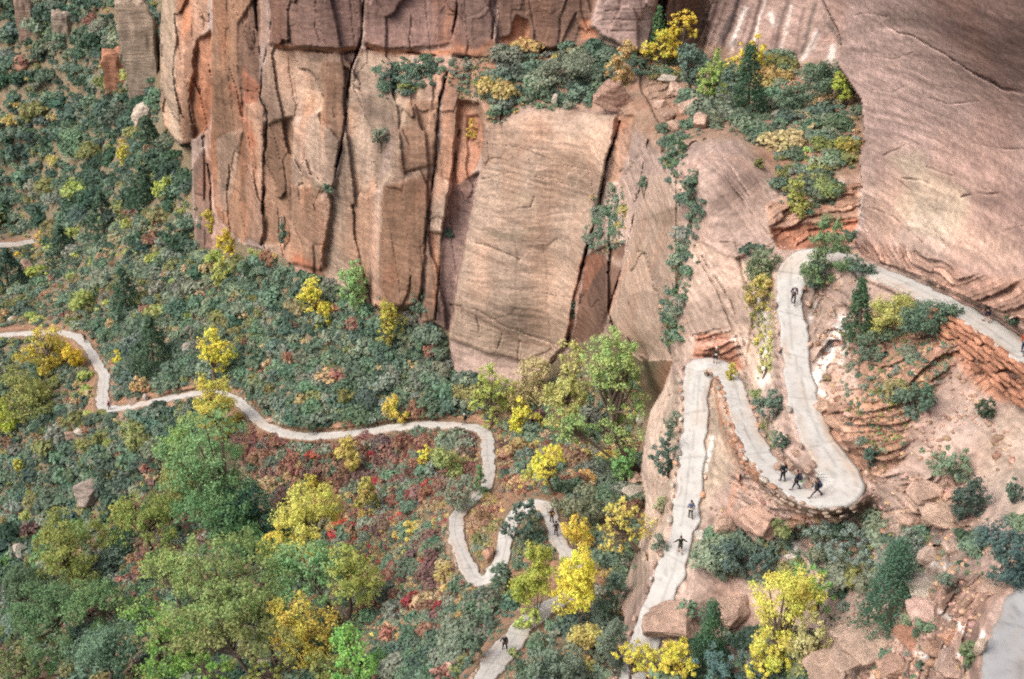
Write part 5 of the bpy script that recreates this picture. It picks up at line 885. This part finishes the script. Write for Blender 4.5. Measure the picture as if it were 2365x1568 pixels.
for T_, i0, i1, side, step, skip, lb in [(0, 25, 34, -1, 1.0, .22, 'rough stone lining the outer edge of the long straight paved leg'), (0, 23, 29, 1, 1.5, .5, 'small stone on the inner edge of the long straight paved leg'), (0, 9, 15, 1, 1.5, .4, 'small stone on the outcrop side of the upper paved leg'), (0, 10, 15, -1, 1.5, .4, 'small stone on the slab side of the upper paved leg'), (0, 17, 24, 1, 1.0, .25, 'kerb stone on the outer edge of the curving middle leg'), (0, 19, 23, -1, 1.5, .45, 'stone on the inner edge of the curving middle leg'), (0, 2, 7, 1, 2.0, .5, 'stone on the valley edge of the topmost leg'), (1, 13, 19, 1, 2.0, .5, 'stone at the edge of the lower switchbacks'), (1, 33, 45, -1, 3.5, .5, 'stone at the uphill edge of the left trail')]:
    for (x, y, z, an) in edge_pts(T_, i0, i1, side, .22, step):
        if rnd.random() < skip: continue
        o = link('edge_stone', st_me[rnd.randrange(6)]); s_ = rnd.uniform(.16, .36); o.location = (x + rnd.uniform(-.15, .15), y + rnd.uniform(-.15, .15), z + .06); o.scale = (s_ * 1.3, s_, s_); o.rotation_euler = (0, 0, an + rnd.uniform(-.5, .5)); c_ = rnd.uniform(.75, 1.2)
        o.color = (*[q * c_ for q in rnd.choice([RKP, RK, (.42, .25, .17), RKG])], 1); tag(o, lb, 'stone', lb.replace('stone', 'stones', 1))
def stone_wall(T_, i0, i1, side, rows, colr, label, batter=.14, big=1.0):
    parts = []; cs = []
    for r in range(rows):
        for (x, y, z, an) in edge_pts(T_, i0, i1, side, .08 + r * batter, .5):
            if rnd.random() < .18: continue
            v, f = rock_verts(rnd.randrange(10 ** 6), 2, 9, .06, box=.66); s_ = big * rnd.uniform(.11, .25); v = v * np.array([s_ * 1.4, s_ * .8, s_ * rnd.uniform(.35, .6)]); a_ = an + rnd.uniform(-.15, .15); ca, sa = math.cos(a_), math.sin(a_)
            v = np.stack([v[:, 0] * ca - v[:, 1] * sa + x + rnd.uniform(-.1, .1), v[:, 0] * sa + v[:, 1] * ca + y, v[:, 2] + z - .10 - r * .24 * big + rnd.uniform(-.06, .06)], 1); parts.append((v, f)); cs.append(np.repeat(np.array([colr]) * rnd.uniform(.65, 1.3), len(f), 0))
    v, f = join(parts); o = link('retaining_wall', mesh_np('retaining_wall', v, f, M_WALL, fcol=np.concatenate(cs))); return tag(o, label, 'stone wall')
M_WALL = ground_mat('wall_stone', 1.6, .5, 'col')
gv = [rock_verts(900 + k, 1, 7, .05) for k in range(5)]; parts = []; cs = []; n = 7000
xs_ = RNG.uniform(1440, 2360, n); ys_ = RNG.uniform(560, 1600, n); Pg, tg = at(xs_, ys_)
okg = (tdist(xs_, ys_) > 1.5) & pick(isR, xs_, ys_) & ((vnoise(Pg[:, 0] / 2.5, Pg[:, 1] / 2.5, Pg[:, 2] / 2.5, 701) + 1.1 * pick(rubble, xs_, ys_)) > .42)
for k in np.nonzero(okg)[0]:
    v, f = gv[k % 5]; s_ = float(RNG.uniform(.05, .20) * (2.2 if RNG.random() < .08 else 1)); a_ = RNG.uniform(0, 6.28); ca, sa = math.cos(a_), math.sin(a_); v = v * np.array([s_ * 1.3, s_, s_ * .6])
    parts.append((np.stack([v[:, 0] * ca - v[:, 1] * sa, v[:, 0] * sa + v[:, 1] * ca, v[:, 2]], 1) + Pg[k], f)); cs.append(np.repeat(np.array([(.36, .25, .19)]) * RNG.uniform(.6, 1.45) * np.array([1, RNG.uniform(.85, 1.08), RNG.uniform(.8, 1.1)]), len(f), 0))
v, f = join(parts); tag(link('rubble', mesh_np('rubble', v, f, M_WALL, fcol=np.concatenate(cs))), kind='stuff')
stone_wall(0, 19, 23, 1, 3, (.38, .21, .14), 'dry stone wall of reddish blocks holding up the middle leg of the trail')
stone_wall(0, 15, 19, 1, 3, (.27, .21, .17), 'dark stone wall under the wide hairpin where three hikers walk')  # stones tinted darker than in the other walls
stone_wall(0, 1, 4, 1, 6, (.37, .19, .125), 'red rubble wall under the topmost trail leg at the right edge', .10, 1.6)
stone_wall(1, 14, 17, 1, 3, (.40, .30, .24), 'low pale stone wall round the tight lower hairpin')
stone_wall(1, 0, 2, 1, 3, (.42, .31, .24), 'low pink stone edge beside the man in the black coat')
# dead wood
def dead_tree(bx, by, segs, colr, label, name='dead_tree'):
    P, t = at([bx], [by]); P = P[0]; root_parts = []
    m, t_, b = newmat('weathered_wood'); b.inputs['Base Color'].default_value = (*colr, 1); o = None
    for seg, r0, r1 in segs: root_parts.append(tube([np.array(q) for q in seg], np.linspace(r0, r1, len(seg)), 6))
    v, f = join(root_parts); o = link(name, mesh_np(name, v, f, m, smooth=True)); o.location = P; return tag(o, label, 'dead tree')
dead_tree(808, 1450, [([(0, 0, -.3), (.15, 0, .8), (0, .1, 1.5), (-.5, .1, 2.1), (-.55, .1, 2.6)], .16, .06), ([(0, .1, 1.5), (.3, 0, 2.1)], .07, .03)], (.50, .47, .42), 'bleached forked dead trunk beside the ochre tree')
dead_tree(449, 745, [([(0, 0, -.3), (.05, 0, .8), (0, 0, 1.9)], .22, .12)], (.10, .05, .045), 'short dark stump standing in the scrub')
dead_tree(2120, 890, [([(0, 0, 0), (.6, -.4, .2), (1.3, -.5, .6), (2.0, -.4, .8)], .07, .02), ([(.6, -.4, .2), (1.0, -.7, .8), (1.6, -.8, 1.1)], .045, .015), ([(0, 0, 0), (-.6, -.5, .3), (-1.1, -.6, .2)], .05, .015)], (.24, .22, .20), 'fallen grey branches on the layered outcrop')
dead_tree(1240, 1265, [([(0, 0, 0), (.1, 0, .5)], .05, .03)], (.3, .27, .24), 'small grey stump between the lower trail bends')
# ------------------------------------------------------------------ people
def plain(name, c_, r=.85):
    m, t, b = newmat(name); nz = t.nodes.new('ShaderNodeTexNoise'); nz.inputs['Scale'].default_value = 30; cr = t.nodes.new('ShaderNodeValToRGB'); cr.color_ramp.elements[0].color = (*[q * .8 for q in c_], 1); cr.color_ramp.elements[1].color = (*[min(1, q * 1.15) for q in c_], 1)
    t.links.new(nz.outputs['Fac'], cr.inputs[0]); t.links.new(cr.outputs[0], b.inputs['Base Color']); b.inputs['Roughness'].default_value = r; return m
_mc = {}
def cloth(c_):
    if c_ not in _mc: _mc[c_] = plain('cloth', c_)
    return _mc[c_]
SKIN = plain('skin', (.42, .25, .18), .6)
def skin_obj(name, verts, edges, mat, parent, root_i=0, sub=1):
    me = bpy.data.meshes.new(name); me.from_pydata([v[:3] for v in verts], edges, []); me.materials.append(mat); o = link(name, me, parent)
    bm = bmesh.new(); bm.from_mesh(me); ly = bm.verts.layers.skin.verify(); bm.verts.ensure_lookup_table()
    for i, v in enumerate(verts): r = v[3]; rr = r if isinstance(r, tuple) else (r, r); bm.verts[i][ly].radius = rr; bm.verts[i][ly].use_root = (i == root_i)
    bm.to_mesh(me); bm.free(); md = o.modifiers.new('skin', 'SKIN'); md.use_smooth_shade = True; sb = o.modifiers.new('sub', 'SUBSURF'); sb.levels = sub; sb.render_levels = sub
    return o
def ball(name, c_, r, mat, parent, sc=(1, 1, 1), cut=None):
    bm = bmesh.new(); bmesh.ops.create_uvsphere(bm, u_segments=14, v_segments=10, radius=r)
    for v in bm.verts: v.co = Vector((v.co.x * sc[0], v.co.y * sc[1], v.co.z * sc[2]))
    if cut is not None:
        bmesh.ops.delete(bm, geom=[v for v in bm.verts if v.co.z < cut[0] + cut[1] * v.co.y], context='VERTS')
    me = bpy.data.meshes.new(name); bm.to_mesh(me); bm.free(); me.materials.append(mat)
    for p in me.polygons: p.use_smooth = True
    return link(name, me, parent, c_)
def person(x, y, face, label, top=(.02, .02, .025), legs=(.02, .022, .035), hair=(.03, .02, .015), stride=.15, arms=((.25, .1), (-.25, .1)), bare='', hat=None, shoe=(.05, .04, .04), sc=.96, lean=0.0, pack=None, pole=False, extra=None, wide=0.0):
    P, t = at([x], [y]); P = P[0]
    d2 = [np.hypot(r_[:, 0] - P[0], r_[:, 1] - P[1]).min() for r_ in TRW]; k = int(np.argmin(d2)); j = int(np.argmin(np.hypot(TRW[k][:, 0] - P[0], TRW[k][:, 1] - P[1])))
    z = TRW[k][j, 2] + .03; u, dy, dz = rays(x, y); P = np.array([u * z / dz, dy * z / dz, z])
    e_ = bpy.data.objects.new('person', None); COL.objects.link(e_); e_.location = P; e_.rotation_euler = (0, 0, R_(face)); e_.scale = (sc, sc, sc); e_.empty_display_size = .3; tag(e_, label, 'person')
    L = .87; kn = .45
    def leg(sx, ph):
        a1 = ph; kx = sx * (.10 + wide * .5); ky = math.sin(a1) * kn; kz = .90 - math.cos(a1) * kn; a2 = ph - (.35 if ph < 0 else .05)
        ax, ay, az = sx * (.10 + wide), ky + math.sin(a2) * .42, kz - math.cos(a2) * .42
        return [(sx * .095, 0, .88), (kx, ky, kz), (ax, ay, az), (ax, ay + .14, az - .045)]
    LL, RL = leg(-1, stride), leg(1, -stride); low = min(LL[3][2], RL[3][2]); dz_ = .03 - low
    def up(p): return (p[0], p[1] + lean * max(p[2] - .9, 0), p[2] + dz_)
    def arm(sx, fwd, out):
        s_ = (sx * .185, 0, 1.42); e1 = (sx * (.21 + .26 * math.sin(out)), math.sin(fwd) * .28 - .02, 1.42 - .28 * math.cos(fwd) * math.cos(out)); w1 = (e1[0] + sx * .24 * math.sin(out * .9), e1[1] + .25 * math.sin(fwd + .3), e1[2] - .25 * math.cos(fwd + .3) * math.cos(out))
        return [s_, e1, w1]
    AL, AR = arm(-1, *arms[0]), arm(1, *arms[1])
    V_ = [(0, 0, .93, (.15, .11)), (0, 0, 1.12, (.13, .095)), (0, 0, 1.33, (.165, .11)), (0, 0, 1.47, .06), (0, .01, 1.54, .06), (0, .02, 1.62, (.078, .092)), (0, .015, 1.70, (.076, .09)), (0, .01, 1.755, .05)]
    E_ = [(0, 1), (1, 2), (2, 3), (3, 4), (4, 5), (5, 6), (6, 7)]
    V_.append((0, .118, 1.625, .016)); E_.append((5, 8))
    for sx in (-1, 1): V_.append((sx * .088, .01, 1.64, .018)); E_.append((5, len(V_) - 1))
    for A_, sx in ((AL, -1), (AR, 1)):
        b0 = len(V_); V_ += [(*A_[0], .058), (*A_[1], .043), (*A_[2], .028)]; E_ += [(2, b0), (b0, b0 + 1), (b0 + 1, b0 + 2)]
        w_ = np.array(A_[2]); dv = w_ - np.array(A_[1]); dv /= np.linalg.norm(dv); pa = w_ + dv * .085; V_.append((*pa, (.038, .018))); E_.append((b0 + 2, b0 + 3))
        for q, (o_, ln) in enumerate(((-.030, .070), (-.010, .082), (.010, .076), (.029, .058))):
            a_ = pa + np.array([0, o_, 0]) + dv * .02; m_ = a_ + dv * ln * .55; t_ = m_ + dv * ln * .4 + np.array([-sx * .018, 0, 0]); n0 = len(V_); V_ += [(*a_, .0095), (*m_, .0085), (*t_, .007)]; E_ += [(b0 + 3, n0), (n0, n0 + 1), (n0 + 1, n0 + 2)]
        a_ = w_ + dv * .03 + np.array([0, .035, 0]); t_ = a_ + dv * .05 + np.array([0, .02, 0]); n0 = len(V_); V_ += [(*a_, .011), (*t_, .009)]; E_ += [(b0 + 2, n0), (n0, n0 + 1)]
    for G_ in (LL, RL):
        b0 = len(V_); V_ += [(*G_[0], .09), (*G_[1], .056), (*G_[2], .038), (*G_[3], .032)]; E_ += [(0, b0), (b0, b0 + 1), (b0 + 1, b0 + 2), (b0 + 2, b0 + 3)]
    skin_obj('body', [(*up(v[:3]), v[3]) for v in V_], E_, SKIN, e_)
    # jacket or shirt
    sl = .55 if 's' in bare else 1
    J = [(0, 0, .90, (.165, .13)), (0, 0, 1.12, (.15, .12)), (0, 0, 1.34, (.185, .135)), (0, 0, 1.455, .085)]; JE = [(0, 1), (1, 2), (2, 3)]
    for A_ in (AL, AR):
        b0 = len(J); e2 = np.array(A_[1]) * (1 - (sl == 1) * .92) + np.array(A_[2]) * (sl == 1) * .92; J += [(*A_[0], .078), (*A_[1], .060)]; JE += [(2, b0), (b0, b0 + 1)]
        if sl == 1: J.append((*e2, .045)); JE.append((b0 + 1, b0 + 2))
    skin_obj('jacket' if sl == 1 else 'shirt', [(*up(v[:3]), v[3]) for v in J], JE, cloth(top), e_)
    T_ = [(0, 0, .95, (.155, .12))]; TE = []
    for G_ in (LL, RL):
        b0 = len(T_); T_ += [(*G_[0], .105), (*G_[1], .074)]; TE += [(0, b0), (b0, b0 + 1)]
        if 'l' not in bare: T_.append((*(np.array(G_[2]) * .92 + np.array(G_[1]) * .08), .055)); TE.append((b0 + 1, b0 + 2))
    skin_obj('shorts' if 'l' in bare else 'trousers', [(*up(v[:3]), v[3]) for v in T_], TE, cloth(legs), e_)
    for G_ in (LL, RL): c_ = up(((G_[2][0] + G_[3][0]) / 2, (G_[2][1] + G_[3][1]) / 2 + .02, G_[3][2] + .01)); ball('shoe', c_, .055, cloth(shoe), e_, (.9, 2.3, .95))
    hd = up((0, .02, 1.675)); ball('hair', hd, .102, cloth(hair), e_, (.93, 1.08, 1.08), (-.01, .55))
    for sx in (-1, 1): ball('eye', up((sx * .032, .098, 1.645)), .011, cloth((.02, .02, .02)), e_)
    if hat: ball('cap', (hd[0], hd[1], hd[2] + .02), .114, cloth(hat), e_, (.98, 1.12, 1.0), (.03, 0)); ball('cap_brim', (hd[0], hd[1] + .10, hd[2] + .055), .075, cloth(hat), e_, (1, 1, .12))
    if extra: c_, rr, s3, p_ = extra; ball('waist_bag' if p_[2] < 1.2 else 'scarf', up(p_), rr, cloth(c_), e_, s3)
    M4 = Matrix.Translation(P) @ Matrix.Rotation(R_(face), 4, 'Z') @ Matrix.Scale(sc, 4)
    if pack:
        bm = bmesh.new(); bmesh.ops.create_cube(bm, size=1); bmesh.ops.bevel(bm, geom=bm.edges[:], offset=.22, segments=3, affect='EDGES', profile=.6); me = bpy.data.meshes.new('backpack')
        for v in bm.verts: v.co = Vector((v.co.x * .34, v.co.y * (.20 + .05 * (v.co.z < 0)), v.co.z * .50))
        bm.to_mesh(me); bm.free(); me.materials.append(cloth(pack)); o = link('backpack', me); q = up((0, -.21, 1.22)); o.location = M4 @ Vector(q); o.rotation_euler = (-lean * .8, 0, R_(face)); o.scale = (sc,) * 3; tag(o, 'dark backpack worn by the ' + ' '.join(label.split()[:11]), 'backpack')
        bm = bmesh.new(); bmesh.ops.create_cube(bm, size=1); bmesh.ops.bevel(bm, geom=bm.edges[:], offset=.2, segments=2, affect='EDGES'); mp_ = bpy.data.meshes.new('pocket')
        for v in bm.verts: v.co = Vector((v.co.x * .24, v.co.y * .09 - .13, v.co.z * .22 - .08))
        bm.to_mesh(mp_); bm.free(); mp_.materials.append(cloth(tuple(q_ * 1.3 for q_ in pack))); link('pocket', mp_, o)
        v, f = join([tube([(sx * .12, .02, .22), (sx * .15, .22, .20), (sx * .15, .26, 0), (sx * .12, .06, -.2)], [.014] * 4, 5) for sx in (-1, 1)]); link('strap', mesh_np('strap', v, f, cloth(pack)), o)
    if pole:
        w0 = M4 @ Vector(up(AL[2])); tip = M4 @ Vector((-.42, .50, 0.0)); v, f = tube([w0 + (w0 - tip) * .14, w0, tip], [.014, .011, .008], 6); o = link('trekking_pole', mesh_np('trekking_pole', v - np.array(tip), f, cloth((.35, .30, .25)))); o.location = tip; tag(o, 'thin trekking pole held by the striding person', 'pole')
    return e_
BK = (.018, .018, .022)
person(1831, 702, 175, 'person in white cap and dark vest walking down the upper leg', top=(.05, .04, .06), legs=(.02, .02, .025), hair=(.6, .6, .58), hat=(.75, .75, .75), stride=.22, extra=((.55, .53, .56), .10, (.8, .75, 1.6), (0, .075, 1.27)))
person(2277, 744, 20, 'person in black hooded top and shorts on the topmost leg', top=BK, legs=(.02, .025, .05), bare='l', hair=BK, stride=.16)
person(2361, 818, 150, 'person in red jacket and pale cap at the right edge', top=(.48, .07, .03), legs=(.02, .03, .09), hair=(.2, .2, .2), hat=(.6, .68, .75), stride=.2)
person(1651, 841, 178, 'white-haired person in shorts at the middle hairpin', top=(.035, .03, .03), legs=(.03, .03, .05), bare='l', hair=(.72, .78, .80), stride=.2, extra=((.62, .64, .48), .085, (1.3, .7, .8), (0, .15, 1.08)))
person(1806, 1112, 30, 'person in black with one yellow sleeve, back turned, by the hairpin rocks', top=(.015, .025, .028), legs=BK, hair=(.20, .12, .10), stride=.10)
person(1836, 1131, 75, 'person in black jacket and jeans, middle of three at the hairpin', top=(.02, .028, .03), legs=(.02, .03, .06), hair=(.03, .018, .015), stride=.28, pack=(.03, .035, .06))
person(1883, 1148, 92, 'person striding left in dark jeans with a trekking pole', top=(.02, .024, .022), legs=(.022, .032, .07), hair=(.025, .015, .012), stride=.50, lean=.12, pack=(.04, .04, .09), pole=True)
person(1594, 1196, 8, 'person in blue shirt with pale jacket tied round the waist', top=(.10, .13, .22), legs=BK, hair=BK, stride=.08, extra=((.52, .48, .38), .19, (1.05, .95, .6), (0, 0, .93)))
person(1570, 1277, 5, 'person in dark green with arms held out on the straight leg', top=(.015, .022, .018), legs=(.015, .03, .022), hair=BK, stride=.14, arms=((.1, .85), (.1, .75)), bare='l', sc=.93)
person(1274, 1206, 15, 'person in black jacket with an orange bag at the lower bend', top=(.02, .025, .028), legs=BK, hair=(.12, .07, .04), stride=.12, extra=((.60, .25, .05), .12, (.9, 1, 1.2), (.10, -.06, 1.14)))
person(1284, 1237, 10, 'person in dark brown clothes half hidden below the orange bag walker', top=(.03, .022, .024), legs=(.035, .022, .03), hair=BK, stride=.12)
person(1166, 1502, 170, 'person in black coat standing with feet apart on the lowest trail', top=(.012, .014, .018), legs=(.012, .012, .014), hair=(.30, .22, .18), stride=.04, wide=.10, arms=((.05, .1), (.1, .35)))
person(867, 986, 270, 'person in white shirt and dark shorts walking right along the trail', top=(.60, .62, .70), legs=(.02, .03, .025), bare='s', hair=BK, stride=.48, lean=.1)
person(1073, 981, 90, 'person in grey cap and dark pack near the trail corner', top=(.05, .035, .05), legs=(.16, .13, .12), hair=(.5, .5, .5), hat=(.55, .57, .62), stride=.30, pack=BK)
person(254, 947, 60, 'person in crimson top at the sharp left trail bend', top=(.30, .02, .06), legs=(.05, .03, .05), hair=BK, stride=.15)
person(198, 791, 40, 'person in navy at the far left trail bend', top=(.015, .015, .04), legs=BK, hair=BK, stride=.15)
#@@END
